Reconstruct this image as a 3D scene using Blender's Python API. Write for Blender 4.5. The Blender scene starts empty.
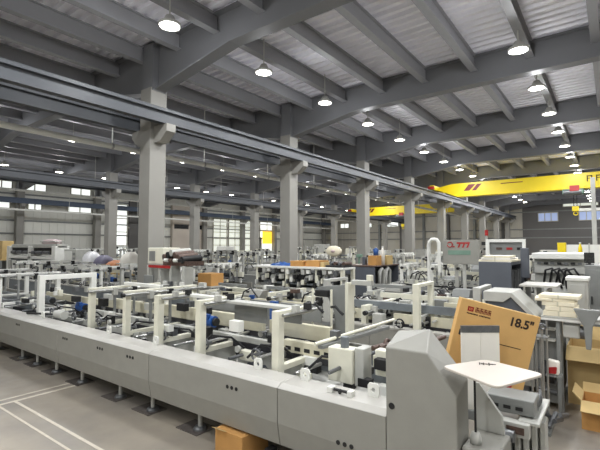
import bpy, math, random
from mathutils import Vector, Matrix
R = math.radians
SC = bpy.context.scene
COL = SC.collection
rnd = random.Random(7)

# ------------------------------------------------------------------ materials
def lin(c):
    out = []
    for v in c:
        v = v / 255.0
        out.append(v / 12.92 if v <= 0.04045 else ((v + 0.055) / 1.055) ** 2.4)
    return tuple(out) + (1.0,)

def paint(name, rgb, rough=0.5, metal=0.0, var=0.12, scale=6.0, rgb2=None, bump=0.0):
    m = bpy.data.materials.new(name)
    m.use_nodes = True
    nt = m.node_tree
    b = nt.nodes['Principled BSDF']
    b.inputs['Roughness'].default_value = rough
    b.inputs['Metallic'].default_value = metal
    tc = nt.nodes.new('ShaderNodeTexCoord')
    nz = nt.nodes.new('ShaderNodeTexNoise')
    nz.inputs['Scale'].default_value = scale
    nz.inputs['Detail'].default_value = 5.0
    nt.links.new(tc.outputs['Object'], nz.inputs['Vector'])
    rp = nt.nodes.new('ShaderNodeValToRGB')
    rp.color_ramp.elements[0].position = 0.3
    rp.color_ramp.elements[1].position = 0.7
    c = lin(rgb)
    c2 = lin(rgb2) if rgb2 else tuple(v * (1 + var) for v in c[:3]) + (1.0,)
    rp.color_ramp.elements[0].color = c if rgb2 else tuple(v * (1 - var) for v in c[:3]) + (1.0,)
    rp.color_ramp.elements[1].color = c2
    nt.links.new(nz.outputs['Fac'], rp.inputs['Fac'])
    nt.links.new(rp.outputs['Color'], b.inputs['Base Color'])
    if bump:
        bp = nt.nodes.new('ShaderNodeBump')
        bp.inputs['Strength'].default_value = bump
        nt.links.new(nz.outputs['Fac'], bp.inputs['Height'])
        nt.links.new(bp.outputs['Normal'], b.inputs['Normal'])
    return m

def glow(name, rgb, s):
    m = bpy.data.materials.new(name)
    m.use_nodes = True
    b = m.node_tree.nodes['Principled BSDF']
    b.inputs['Base Color'].default_value = lin(rgb)
    b.inputs['Emission Color'].default_value = lin(rgb)
    b.inputs['Emission Strength'].default_value = s
    return m

M = dict(
    line=paint('worn floor paint', (196, 188, 174), 0.5, 0, 0.1, 12),
    plate=paint('rusty floor plate', (92, 86, 82), 0.6, 0.1, 0.2, 15),
    panel=paint('grey machine paint', (144, 143, 136), 0.42, 0, 0.04),
    panel_dark=paint('darker grey machine paint', (118, 119, 116), 0.45, 0, 0.05),
    strip=paint('pale grey top paint', (178, 176, 170), 0.35, 0, 0.05, 3),
    cream=paint('cream frame paint', (222, 220, 203), 0.4, 0, 0.05),
    white=paint('white frame paint', (226, 226, 220), 0.4, 0, 0.04),
    beige=paint('beige rail paint', (206, 201, 178), 0.45, 0, 0.07),
    lgrey=paint('light grey paint', (180, 180, 174), 0.45, 0, 0.06),
    mgrey=paint('mid grey paint', (128, 130, 128), 0.45, 0, 0.08),
    bluegrey=paint('blue grey sheet', (112, 118, 122), 0.5, 0, 0.08),
    slate=paint('slate grey cabinet paint', (84, 88, 96), 0.45, 0, 0.05),
    black=paint('black rubber', (26, 26, 27), 0.6, 0, 0.2),
    belt=paint('dark belt', (42, 42, 46), 0.55, 0, 0.2),
    brown=paint('brown oiled steel', (92, 74, 66), 0.5, 0.2, 0.3, 30),
    steel=paint('brushed steel', (176, 176, 174), 0.3, 0.75, 0.08, 20),
    dsteel=paint('dull steel', (110, 112, 114), 0.4, 0.5, 0.15, 20),
    blue=paint('blue enamel', (36, 82, 150), 0.4, 0, 0.1),
    red=paint('red enamel', (170, 36, 36), 0.45, 0, 0.1),
    darkred=paint('dark red lettering', (112, 30, 24), 0.5, 0, 0.08),
    green=paint('green plastic', (112, 142, 126), 0.5, 0, 0.1),
    orange=paint('orange plastic', (190, 122, 74), 0.5, 0, 0.1),
    yellow=paint('yellow crane paint', (232, 206, 20), 0.4, 0, 0.05, 1.5),
    ink=paint('black ink', (44, 30, 22), 0.7, 0, 0.1),
    card=paint('cardboard', (210, 168, 106), 0.85, 0, 0.06, 4),
    card2=paint('orange cardboard', (188, 140, 80), 0.85, 0, 0.08, 4),
    card3=paint('pale cardboard', (196, 170, 118), 0.85, 0, 0.08, 4),
    paper=paint('cream paper', (232, 224, 200), 0.8, 0, 0.05, 8),
    wpaper=paint('white sheet', (236, 232, 222), 0.55, 0, 0.03, 3),
    tray=paint('warm white tray', (192, 184, 174), 0.4, 0, 0.02, 2),
    plastic=paint('clear wrap', (206, 206, 208), 0.25, 0, 0.1, 12),
    pink=paint('pale pink wrap', (206, 186, 186), 0.4, 0, 0.1, 10),
    purple=paint('purple plastic', (100, 97, 118), 0.5, 0, 0.1, 10),
    column=paint('column paint', (142, 140, 134), 0.55, 0, 0.04, 1.2),
    girder=paint('girder paint', (116, 117, 120), 0.5, 0, 0.05, 0.8),
    joist=paint('joist paint', (152, 153, 157), 0.5, 0, 0.06, 0.8),
    deck=paint('galvanised deck', (246, 245, 252), 0.36, 0.25, 0.08, 1.5),
    runway=paint('runway beam paint', (74, 77, 82), 0.5, 0, 0.06, 0.8),
    runwayblue=paint('blue runway beam paint', (70, 84, 104), 0.5, 0, 0.06, 0.8),
    pipe=paint('pale pipe', (232, 232, 226), 0.35, 0.0, 0.06, 2),
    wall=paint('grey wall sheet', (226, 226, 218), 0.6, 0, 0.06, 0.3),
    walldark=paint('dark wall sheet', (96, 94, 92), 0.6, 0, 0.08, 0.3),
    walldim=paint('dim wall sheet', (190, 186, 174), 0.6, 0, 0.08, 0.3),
    wallcream=paint('cream block wall', (206, 196, 184), 0.7, 0, 0.05, 0.6),
    lens=glow('lamp lens', (255, 252, 240), 14.0),
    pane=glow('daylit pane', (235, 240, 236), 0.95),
    pane_grid=glow('daylit frosted pane', (226, 230, 218), 0.62),
    pane_blue=glow('dusky pane', (150, 165, 200), 0.55),
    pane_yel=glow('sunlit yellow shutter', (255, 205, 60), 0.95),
    screen=paint('dark glass screen', (30, 32, 34), 0.15, 0, 0.1),
)

def floor_mat():
    m = paint('polished concrete', (122, 117, 110), 0.38, 0, 0.0, 0.9, (158, 149, 135))
    nt = m.node_tree
    b = nt.nodes['Principled BSDF']
    tc = [n for n in nt.nodes if n.type == 'TEX_COORD'][0]
    n2 = nt.nodes.new('ShaderNodeTexNoise')
    n2.inputs['Scale'].default_value = 5.0
    n2.inputs['Detail'].default_value = 8.0
    nt.links.new(tc.outputs['Object'], n2.inputs['Vector'])
    mr = nt.nodes.new('ShaderNodeMapRange')
    mr.inputs['To Min'].default_value = 0.24
    mr.inputs['To Max'].default_value = 0.5
    nt.links.new(n2.outputs['Fac'], mr.inputs['Value'])
    nt.links.new(mr.outputs['Result'], b.inputs['Roughness'])
    return m
M['floor'] = floor_mat()

# ------------------------------------------------------------------ mesh builder
LOC = {}
class MB:
    def __init__(s):
        s.v, s.f, s.s = [], [], []
    def add(s, vs, fs, smooth=False):
        o = len(s.v)
        s.v += [tuple(p) for p in vs]
        for f in fs:
            s.f.append(tuple(i + o for i in f))
            s.s.append(smooth)
        return s
    def bx(s, x0, x1, y0, y1, z0, z1):
        return s.add([(x0, y0, z0), (x1, y0, z0), (x1, y1, z0), (x0, y1, z0),
                      (x0, y0, z1), (x1, y0, z1), (x1, y1, z1), (x0, y1, z1)],
                     [(0, 3, 2, 1), (4, 5, 6, 7), (0, 1, 5, 4), (1, 2, 6, 5), (2, 3, 7, 6), (3, 0, 4, 7)])
    def rbox(s, c, size, rz=0, rx=0, ry=0):
        mt = Matrix.Translation(c) @ Matrix.Rotation(rz, 4, 'Z') @ Matrix.Rotation(ry, 4, 'Y') @ Matrix.Rotation(rx, 4, 'X')
        a, b, d = [q / 2 for q in size]
        t = MB().bx(-a, a, -b, b, -d, d)
        return s.add([mt @ Vector(p) for p in t.v], t.f)
    def cyl(s, p0, p1, r, n=12, r2=None, caps=True):
        p0, p1 = Vector(p0), Vector(p1)
        d = (p1 - p0).normalized()
        a = d.orthogonal().normalized()
        b = d.cross(a)
        r2 = r if r2 is None else r2
        vs = []
        for p, q in ((p0, r), (p1, r2)):
            for i in range(n):
                t = 2 * math.pi * i / n
                vs.append(p + a * (q * math.cos(t)) + b * (q * math.sin(t)))
        s.add(vs, [(i, (i + 1) % n, n + (i + 1) % n, n + i) for i in range(n)], True)
        if caps:
            s.add(vs, [tuple(range(n))[::-1], tuple(range(n, 2 * n))])
        return s
    def tube(s, pts, r, n=8):
        pts = [Vector(p) for p in pts]
        vs, k = [], len(pts)
        up = Vector((0.13, 0.21, 0.97))
        for i, p in enumerate(pts):
            d = (pts[min(i + 1, k - 1)] - pts[max(i - 1, 0)]).normalized()
            a = d.cross(up)
            a = a.normalized() if a.length > 1e-4 else d.orthogonal().normalized()
            b = d.cross(a)
            for j in range(n):
                t = 2 * math.pi * j / n
                vs.append(p + a * (r * math.cos(t)) + b * (r * math.sin(t)))
        fs = [(i * n + j, i * n + (j + 1) % n, (i + 1) * n + (j + 1) % n, (i + 1) * n + j)
              for i in range(k - 1) for j in range(n)]
        s.add(vs, fs, True)
        s.add(vs, [tuple(range(n))[::-1], tuple(range((k - 1) * n, k * n))])
        return s
    def prism(s, poly, axis, a0, a1):
        # poly: (u, v) pairs; axis 'y': (x, z); 'x': (y, z); 'z': (x, y)
        n = len(poly)
        def P(u, v, a):
            return (u, a, v) if axis == 'y' else (a, u, v) if axis == 'x' else (u, v, a)
        vs = [P(u, v, a0) for u, v in poly] + [P(u, v, a1) for u, v in poly]
        return s.add(vs, [tuple(range(n))[::-1], tuple(range(n, 2 * n))] +
                     [(i, (i + 1) % n, n + (i + 1) % n, n + i) for i in range(n)])
    def lathe(s, prof, c, n=20, smooth=True):
        k = len(prof)
        vs = [(c[0] + r * math.cos(2 * math.pi * j / n), c[1] + r * math.sin(2 * math.pi * j / n), c[2] + z)
              for r, z in prof for j in range(n)]
        return s.add(vs, [(i * n + j, i * n + (j + 1) % n, (i + 1) * n + (j + 1) % n, (i + 1) * n + j)
                          for i in range(k - 1) for j in range(n)], smooth)
    def ring(s, c, axis, R_, r, n=20, m=6):
        ax = Vector(axis).normalized()
        a = ax.orthogonal().normalized()
        b = ax.cross(a)
        vs = []
        for i in range(n):
            t = 2 * math.pi * i / n
            d = a * math.cos(t) + b * math.sin(t)
            for j in range(m):
                u = 2 * math.pi * j / m
                vs.append(Vector(c) + d * (R_ + r * math.cos(u)) + ax * (r * math.sin(u)))
        return s.add(vs, [(i * m + j, ((i + 1) % n) * m + j, ((i + 1) % n) * m + (j + 1) % m, i * m + (j + 1) % m)
                          for i in range(n) for j in range(m)], True)
    def build(s, name, mat, parent=None, bevel=0, local=False, seg=2):
        me = bpy.data.meshes.new(name)
        off = Vector((0, 0, 0))
        if parent is not None and not local:
            off = LOC.get(parent.name, Vector((0, 0, 0)))
        me.from_pydata([tuple(Vector(p) - off) for p in s.v], [], s.f)
        for p, q in zip(me.polygons, s.s):
            p.use_smooth = q
        me.materials.append(M[mat] if isinstance(mat, str) else mat)
        import bmesh
        bm = bmesh.new()
        bm.from_mesh(me)
        bmesh.ops.recalc_face_normals(bm, faces=bm.faces)
        bm.to_mesh(me)
        bm.free()
        me.update()
        o = bpy.data.objects.new(name, me)
        COL.objects.link(o)
        if parent is not None:
            o.parent = parent
            LOC[o.name] = off
        if bevel:
            md = o.modifiers.new('bevel', 'BEVEL')
            md.width = bevel
            md.segments = seg
            md.limit_method = 'ANGLE'
        return o

def tag(o, label=None, cat=None, group=None, kind=None):
    if label: o['label'] = label
    if cat: o['category'] = cat
    if group: o['group'] = group
    if kind: o['kind'] = kind
    return o

def thing(name, label, cat, loc, group=None, rz=0):
    o = bpy.data.objects.new(name, None)
    o.empty_display_size = 0.1
    COL.objects.link(o)
    o.location = loc
    o.rotation_euler = (0, 0, rz)
    LOC[o.name] = Vector(loc)
    return tag(o, label, cat, group)

def struct(name, mb, mat, bevel=0):
    return tag(mb.build(name, mat, None, bevel), kind='structure')

def copy_tree(o, parent=None):
    c = o.copy()
    COL.objects.link(c)
    if parent is not None:
        c.parent = parent
    for ch in [q for q in bpy.data.objects if q.parent == o]:
        copy_tree(ch, c)
    return c

def B(x0, x1, y0, y1, z0, z1):
    return MB().bx(x0, x1, y0, y1, z0, z1)

# ------------------------------------------------------------------ camera
cam = bpy.data.cameras.new('camera')
cam.sensor_width = 36
cam.lens = 418 / 600 * 36
cam.clip_end = 300
co = bpy.data.objects.new('camera', cam)
COL.objects.link(co)
co.location = (0, 0, 2.4)
co.rotation_euler = (R(90 + 2.87), 0, R(36.8))
SC.camera = co

# ------------------------------------------------------------------ room shell
XL, XR, YN, YF, ZC = -36.8, 16.2, -9.0, 56.2, 7.92
f = struct('floor', B(XL, XR, YN, YF, -0.2, 0), 'floor')

def deck():
    mb = MB()
    p = 0.3
    y = YN
    prof = []
    while y < YF:
        prof += [(y, ZC), (y + 0.1, ZC), (y + 0.13, ZC + 0.095), (y + 0.27, ZC + 0.095)]
        y += p
    n = len(prof)
    vs = [(XL, a, b) for a, b in prof] + [(XR, a, b) for a, b in prof]
    mb.add(vs, [(i, i + 1, n + i + 1, n + i) for i in range(n - 1)])
    mb.bx(XL, XR, YN, YF, ZC + 0.1, ZC + 0.2)
    return mb
struct('ceiling', deck(), 'deck')

def ribbed_wall(axis, at, a0, a1, z0, z1, mat, name, sgn):
    # wall sheet with shallow vertical ribs facing the room
    mb = MB()
    if axis == 'x':
        mb.bx(at - 0.1, at + 0.1, a0, a1, z0, z1)
    else:
        mb.bx(a0, a1, at - 0.1, at + 0.1, z0, z1)
    a = a0
    while a < a1 - 0.3:
        if axis == 'x':
            mb.bx(at + sgn * 0.1 - 0.001, at + sgn * 0.13, a, a + 0.12, z0, z1) if sgn > 0 else mb.bx(at - 0.13, at - 0.099, a, a + 0.12, z0, z1)
        else:
            mb.bx(a, a + 0.12, at - 0.13, at - 0.099, z0, z1)
        a += 0.6
    return struct(name, mb, mat)
ribbed_wall('x', XL, YN, YF, 0, 8.1, 'wall', 'wall_left', 1)
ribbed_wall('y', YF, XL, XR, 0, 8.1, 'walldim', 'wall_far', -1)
struct('wall_right', B(XR, XR + 0.2, YN, YF, 0, 8.1), 'wall')
struct('wall_near', B(XL, XR, YN - 0.2, YN, 0, 8.1), 'wall')

# darker sheeting on the right part of the far wall
struct('wall_far_lining', B(-8.6, XR, YF - 0.2, YF - 0.12, 0, 7.9), 'walldark')
# wall girts and posts
for i, z in enumerate((3.3, 4.3, 6.35)):
    struct('trim_%d' % (i + 1), B(XL + 0.13, XL + 0.2, YN, YF, z, z + 0.12), 'mgrey')
    struct('trim_%d' % (i + 11), B(XL, XR, YF - 0.24, YF - 0.13, z, z + 0.12), 'mgrey')
wn = [0]
def window_x(y0, y1, z0, z1, mat, bars=0, rows=0):
    wn[0] += 1
    x = XL + 0.13
    e = thing('window_%d' % wn[0], None, None, (x, (y0 + y1) / 2, z0))
    e['kind'] = 'structure'
    B(x, x + 0.04, y0, y1, z0, z1).build('pane', mat, e)
    fr = MB()
    fr.bx(x, x + 0.1, y0 - 0.06, y0, z0 - 0.06, z1 + 0.06).bx(x, x + 0.1, y1, y1 + 0.06, z0 - 0.06, z1 + 0.06)
    fr.bx(x, x + 0.1, y0, y1, z0 - 0.06, z0).bx(x, x + 0.1, y0, y1, z1, z1 + 0.06)
    for k in range(1, bars + 1):
        yy = y0 + (y1 - y0) * k / (bars + 1)
        fr.bx(x, x + 0.09, yy - 0.04, yy + 0.04, z0, z1)
    for k in range(1, rows + 1):
        zz = z0 + (z1 - z0) * k / (rows + 1)
        fr.bx(x, x + 0.08, y0, y1, zz - 0.04, zz + 0.04)
    fr.build('window_frame', 'walldim', e)
def window_y(x0, x1, z0, z1, mat, bars=1):
    wn[0] += 1
    y = YF - 0.25
    e = thing('window_%d' % wn[0], None, None, ((x0 + x1) / 2, y, z0))
    e['kind'] = 'structure'
    B(x0, x1, y, y + 0.04, z0, z1).build('pane', mat, e)
    fr = MB()
    fr.bx(x0 - 0.08, x0, y - 0.06, y + 0.1, z0 - 0.08, z1 + 0.08).bx(x1, x1 + 0.08, y - 0.06, y + 0.1, z0 - 0.08, z1 + 0.08)
    fr.bx(x0, x1, y - 0.06, y + 0.1, z0 - 0.08, z0).bx(x0, x1, y - 0.06, y + 0.1, z1, z1 + 0.08)
    for k in range(1, bars + 1):
        xx = x0 + (x1 - x0) * k / (bars + 1)
        fr.bx(xx - 0.04, xx + 0.04, y - 0.05, y, z0, z1)
    fr.build('window_frame', 'walldim', e)
window_x(11.3, 12.1, 5.3, 5.75, 'pane')
window_x(13.4, 14.3, 5.3, 5.75, 'pane', 1)
window_x(16.4, 18.3, 5.3, 5.75, 'pane', 1)
window_x(10.9, 12.2, 6.75, 7.3, 'pane', 1)
window_x(13.0, 14.6, 6.75, 7.3, 'pane', 1)
window_x(16.6, 18.2, 6.75, 7.3, 'pane', 1)
window_x(20.7, 21.7, 1.2, 6.2, 'pane', 0, 3)
window_x(32.4, 34.4, 1.0, 5.5, 'pane_grid', 1, 5)
window_x(34.8, 36.8, 1.0, 5.5, 'pane_grid', 1, 5)
window_x(37.2, 38.4, 1.0, 5.5, 'pane_grid', 0, 5)
window_x(40.3, 43.0, 3.4, 5.5, 'pane', 1, 1)
window_x(47.4, 48.1, 1.0, 6.0, 'pane', 0, 1)
window_y(-33.9, -32.5, 5.2, 5.8, 'pane')
window_y(-30.0, -28.6, 5.2, 5.8, 'pane')
window_y(-26.6, -24.4, 5.2, 5.8, 'pane')
window_y(-6.9, -5.0, 5.3, 6.2, 'pane_blue', 2)
window_y(-2.9, -1.0, 5.3, 6.2, 'pane_blue', 2)
window_y(-4.4, -1.2, 6.9, 7.6, 'pane_grid', 1)
# yellow roller shutter in the left wall
d1 = thing('door_1', None, None, (XL + 0.13, 41.7, 0)); d1['kind'] = 'structure'
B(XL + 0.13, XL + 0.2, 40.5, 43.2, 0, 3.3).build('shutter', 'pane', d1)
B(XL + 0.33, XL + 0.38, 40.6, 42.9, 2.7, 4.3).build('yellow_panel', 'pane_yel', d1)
B(XL + 0.13, XL + 0.32, 40.2, 40.5, 0, 3.5).bx(XL + 0.13, XL + 0.32, 43.2, 43.5, 0, 3.5).bx(XL + 0.13, XL + 0.32, 40.2, 43.5, 3.3, 3.5).build('door_frame', 'mgrey', d1)
# dark bay and cream block wall inside the left wall
struct('wall_left_dark_bay', B(XL + 0.13, XL + 0.3, 21.9, 24.2, 0, 6.8), 'walldark')
struct('wall_left_cream_block', B(XL + 0.13, XL + 0.5, 26.6, 31.2, 0, 6.6), 'wallcream')
for y0, y1 in ((26.8, 28.6), (29.4, 30.9)):
    for z in (4.2, 5.7):
        wn[0] += 1
        tag(B(XL + 0.5, XL + 0.53, y0, y1, z, z + 0.45).build('window_%d' % wn[0], 'screen'), kind='structure')
# storage bay shelves far left corner
for k in range(6):
    x = -27.4 + k * 3.3
    struct('wall_post', B(x, x + 0.3, YF - 0.5, YF - 0.13, 0, 7.9), 'walldark' if k % 2 else 'mgrey')

# ------------------------------------------------------------------ steel frame
ROWS = (-36.2, -23.0, -10.0, 3.0)
YG = [6.65 + 6 * k for k in range(-2, 9)]
JX = [-10.35 + 1.45 * k for k in range(-18, 19)]
for x in JX:
    if XL < x < XR:
        mb = MB().bx(x - 0.012, x + 0.012, YN, YF, 7.5, ZC).bx(x - 0.1, x + 0.1, YN, YF, 7.49, 7.515)
        mb.bx(x - 0.085, x + 0.085, YN, YF, ZC - 0.025, ZC - 0.002)
        struct('joist', mb, 'joist')
def girder(xa, xb, y):
    zb, zh, h = 7.1, 6.62, 2.9
    pts = [(xa, zh), (xa + h, zb), (xb - h, zb), (xb, zh)]
    mb = MB().prism(pts + [(xb, ZC), (xa, ZC)], 'y', y - 0.02, y + 0.02)
    low = [(u, v - 0.03) for u, v in pts]
    mb.prism(pts + low[::-1], 'y', y - 0.17, y + 0.17)
    mb.bx(xa, xb, y - 0.17, y + 0.17, ZC - 0.03, ZC - 0.003)
    struct('girder', mb, 'girder')
for y in YG:
    for xa, xb in zip(ROWS[:-1], ROWS[1:]):
        girder(xa + 0.24, xb - 0.24, y)
    girder(ROWS[-1] + 0.24, XR, y)
for x in ROWS:
    for y in YG:
        if x == 3.0 and y < 5: continue
        mb = MB().bx(x - 0.24, x + 0.24, y - 0.25, y + 0.25, 0, 6.66)
        mb.bx(x - 0.36, x + 0.36, y - 0.36, y + 0.36, 0, 0.03)
        c = struct('column', mb, 'column', 0.012)
        MB().bx(x - 0.23, x + 0.23, y - 0.2, y + 0.2, 6.66, ZC).bx(x - 0.27, x + 0.27, y - 0.22, y + 0.22, 6.58, 6.66).build('column_head', 'girder', c)
        for s in (-1, 1):
            if (x < -36 and s < 0): continue
            poly = [(x + s * 0.24, 5.6), (x + s * 0.8, 5.6), (x + s * 0.8, 5.4), (x + s * 0.5, 5.16), (x + s * 0.24, 5.16)]
            MB().prism(poly, 'y', y - 0.14, y + 0.14).build('corbel', 'column', c)
def runway(x, mat):
    mb = MB().bx(x - 0.01, x + 0.01, YN, YF, 5.6, 5.94).bx(x - 0.1, x + 0.1, YN, YF, 5.6, 5.63)
    mb.bx(x - 0.11, x + 0.11, YN, YF, 5.91, 5.94).bx(x - 0.035, x + 0.035, YN, YF, 5.94, 6.02)
    struct('crane_runway_beam', mb, mat)
for x in (-9.35, -10.65, -22.35, -23.65, 2.35):
    runway(x, 'runway')
runway(-35.5, 'runwayblue')

# ------------------------------------------------------------------ pipes under the roof
def pipe(x, z, r, label, name='overhead_pipe', drop=3.6, y0=YN, y1=YF, ph=0.0):
    t = thing(name, label, 'pipe', (x, 20, z))
    MB().cyl((x, y0, z), (x, y1, z), r, 14).build('pipe', 'pipe', t)
    y = y0 + 1 + ph
    while y < y1:
        MB().cyl((x, y, z + r), (x, y, 7.9), 0.016, 6).build('hanger_rod', 'pipe', t)
        MB().cyl((x, y - 0.03, z), (x, y + 0.03, z), r * 1.15, 14).build('pipe_clamp', 'steel', t)
        y += drop
pipe(-12.2, 5.45, 0.085, 'long pale round pipe hung on rods just behind the near row of columns', ph=0.3)
pipe(-24.6, 5.3, 0.06, 'thin pale pipe hung behind the second row of columns', ph=0.5, drop=5.0)
t = thing('cable_tray', 'thin pale cable tray running along the left wall', 'cable tray', (-34.8, 20, 5.0))
MB().bx(-34.95, -34.65, YN, YF, 5.0, 5.03).bx(-34.95, -34.93, YN, YF, 5.03, 5.12).bx(-34.67, -34.65, YN, YF, 5.03, 5.12).build('tray', 'pipe', t)
for k in range(9):
    y = 9.65 + 6 * k
    if y < YF: MB().cyl((-34.8, y, 5.03), (-34.8, y, 7.9), 0.014, 6).build('hanger_rod', 'pipe', t)

# ------------------------------------------------------------------ high bay lamps
def lamp_proto():
    t = thing('high_bay_lamp', 'lamp', 'lamp', (0, 0, 7.0))
    MB().lathe([(0.0, 0.0), (0.2, 0.0), (0.2, 0.012), (0.0, 0.012)], (0, 0, 0.0)).build('lens', 'lens', t, local=True)
    MB().lathe([(0.2, -0.005), (0.23, -0.005), (0.23, 0.05), (0.14, 0.1), (0.08, 0.22), (0.0, 0.22)], (0, 0, 0.0)).build('housing', 'lgrey', t, local=True)
    MB().cyl((0, 0, 0.2), (0, 0, 0.97), 0.014, 8).build('stem', 'lgrey', t, local=True)
    return t
LP = lamp_proto()
first = [True]
ORD = ('first', 'second', 'third', 'fourth', 'fifth', 'sixth', 'seventh', 'eighth', 'ninth', 'tenth',
       'eleventh', 'twelfth', 'thirteenth', 'fourteenth', 'fifteenth', 'sixteenth')
POWER = 86.0
ld = bpy.data.lights.new('lamp light', 'AREA')
ld.shape = 'DISK'
ld.size = 0.4
ld.energy = POWER
ld.color = (0.97, 0.985, 1.0)
ld2 = bpy.data.lights.new('roof fill light', 'POINT')  # added fill under each lens, throws extra light up onto the deck
ld2.energy = 36.0
ld2.shadow_soft_size = 0.1
ld2.color = (0.96, 0.975, 1.0)
def lamps(x, ys, row, vis, grp):
    for i, y in enumerate(ys):
        o = LP if first[0] else copy_tree(LP)
        first[0] = False
        o.location = (x, y, 7.0)
        k = i - vis
        if k >= 0:
            lab = '%s white lamp from the viewpoint in the %s' % (ORD[k], row)
        else:
            lab = 'unseen white lamp added for light, %s before the %s' % (ORD[-k - 1], row)  # lamps out of view, put in for the light they give
        tag(o, lab, 'lamp', grp)
        LAMPS.append(o)
LAMPS = []
lamps(-7.3, [-0.7 + 2.95 * k for k in range(-2, 18)], 'main bay row beside the columns', 4, 'main bay lamps by the columns')
lamps(-1.65, [-1.0 + 2.95 * k for k in range(-2, 19)], 'right-hand row of the main bay', 6, 'main bay lamps on the right')
lamps(-18.8, [-0.3 + 2.95 * k for k in range(0, 18)], 'row left of the near columns', 3, 'left bay lamps')
lamps(-27.6, [5.85 + 2.95 * k for k in range(0, 16)], 'far-left row beyond the second columns', 1, 'far left bay lamps')
lamps(4.9, [-3 + 2.95 * k for k in range(0, 12)], 'row right of the picture', 16, 'lamps added for light on the right')  # unseen row added to brighten the floor on the right

for o in LAMPS:
    for nm, dat, dz in (('lamp_light', ld, -0.02), ('roof_fill_light', ld2, -0.16)):
        l = bpy.data.objects.new(nm, dat)
        l.parent = o
        l.location = (0, 0, dz)
        COL.objects.link(l)

# ------------------------------------------------------------------ overhead cranes
def crane(y, xa, xb, label, logo=None, marks=None, hoist=None, walk=True):
    t = thing('overhead_crane', label, 'crane', ((xa + xb) / 2, y, 5.6))
    for s, x in ((-1, xa), (1, xb)):
        MB().bx(x - 0.13, x + 0.13, y - 1.2, y + 1.2, 6.06, 6.34).build('end_carriage', 'yellow', t, 0.02)
        for yy in (y - 0.9, y + 0.9):
            MB().cyl((x - 0.05, yy, 6.115), (x + 0.05, yy, 6.115), 0.09, 14).build('rail_wheel', 'black', t)
        MB().bx(x - 0.2, x + 0.2, y - 1.34, y - 1.2, 6.08, 6.26).build('buffer', 'red', t)
    poly = [(xa - 0.12, 6.06), (xa + 0.2, 6.06), (xa + 1.3, 5.6), (xb - 1.3, 5.6), (xb - 0.2, 6.06), (xb + 0.12, 6.06), (xb + 0.12, 6.25), (xb - 1.0, 6.45), (xa + 1.0, 6.45), (xa - 0.12, 6.25)]
    MB().prism(poly, 'y', y - 0.24, y + 0.24).bx(xa + 1.3, xb - 1.3, y - 0.3, y + 0.3, 5.58, 5.615).build('main_girder', 'yellow', t, 0.01)
    if logo:
        lx = logo
        e = MB().prism([(lx, 5.93), (lx + 0.35, 5.93), (lx + 0.75, 6.33), (lx + 0.3, 6.33)], 'y', y - 0.25, y - 0.243).build('emblem', 'darkred', t)
        MB().prism([(lx + 0.5, 5.93), (lx + 0.75, 5.93), (lx + 1.1, 6.33), (lx + 0.82, 6.33)], 'y', y - 0.25, y - 0.243).build('emblem', 'darkred', t)
        MB().bx(lx + 2.2, lx + 3.4, y - 0.25, y - 0.243, 6.2, 6.25).build('emblem_line', 'darkred', t)
    if marks:
        for k in range(3):
            x = marks + k * 0.42
            m = MB().bx(x, x + 0.25, y - 0.25, y - 0.243, 6.1, 6.14).bx(x, x + 0.05, y - 0.25, y - 0.243, 5.95, 6.28)
            m.bx(x + 0.2, x + 0.25, y - 0.25, y - 0.243, 5.95, 6.28).bx(x, x + 0.25, y - 0.25, y - 0.243, 6.22, 6.27)
            m.build('lettering', 'ink', t)
    if hoist:
        hx = hoist
        MB().bx(hx - 0.5, hx + 0.5, y - 0.42, y + 0.42, 5.3, 5.56).build('trolley', 'green', t, 0.02)
        MB().cyl((hx - 0.45, y - 0.3, 5.4), (hx + 0.4, y - 0.3, 5.4), 0.17, 14).build('hoist_drum', 'dsteel', t)
        MB().bx(hx - 0.15, hx + 0.3, y - 0.5, y - 0.4, 5.45, 5.75).build('hoist_motor', 'red', t)
        MB().cyl((hx, y, 4.6), (hx, y, 5.3), 0.02, 6).cyl((hx + 0.15, y, 4.6), (hx + 0.15, y, 5.3), 0.02, 6).build('hoist_rope', 'black', t)
        MB().bx(hx - 0.08, hx + 0.24, y - 0.1, y + 0.1, 4.35, 4.62).ring((hx + 0.08, y, 4.22), (0, 1, 0), 0.1, 0.03).build('hook_block', 'yellow', t)
    return t
crane(28.0, -9.35, 2.35, 'yellow overhead crane nearest on the right with a dark red emblem', logo=-7.6, marks=-1.05, hoist=-1.7)
crane(40.0, -22.35, -10.65, 'smaller looking yellow overhead crane seen between the far columns', logo=-21.0, hoist=-17.0)

# ------------------------------------------------------------------ floor markings
struct('floor_line', B(-7.52, -7.46, -1, 3.55, 0, 0.003), 'line')
struct('floor_line', B(-7.72, -7.67, -1, 3.55, 0, 0.003), 'line')
struct('floor_line', B(-7.46, -4.0, 2.62, 2.66, 0, 0.003), 'line')
struct('floor_line', B(-7.46, -4.0, 2.4, 2.43, 0, 0.003), 'line')

FX0, FX1, FY0, FY1 = -17.0, -1.64, 3.45, 5.6
fm = thing('folding_gluing_machine', 'long grey carton folding machine in the foreground with a smooth side panel and white frames', 'machine', (-8, 4.5, 0))
def side_seg(x0, x1):
    prof = [(3.45, 0.9), (3.45, 0.54), (3.5, 0.3), (3.54, 0.3), (3.49, 0.55), (3.49, 0.9)]
    return MB().prism(prof, 'x', x0, x1)
segs = [FX0, -12.2, -8.0, -5.2, -2.88, FX1]
for a, b in zip(segs[:-1], segs[1:]):
    sp = side_seg(a + 0.004, b - 0.004).build('side_panel', 'panel', fm, 0.004)
    MB().prism([(3.45, 0.902), (3.52, 0.945), (3.8, 0.945), (3.8, 0.9)], 'x', a + 0.002, b - 0.002).build('top_strip', 'strip', fm, 0.004)
    # back side plate
    B(a + 0.004, b - 0.004, 5.52, 5.58, 0.3, 0.95).build('back_panel', 'panel', fm, 0.004)
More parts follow.
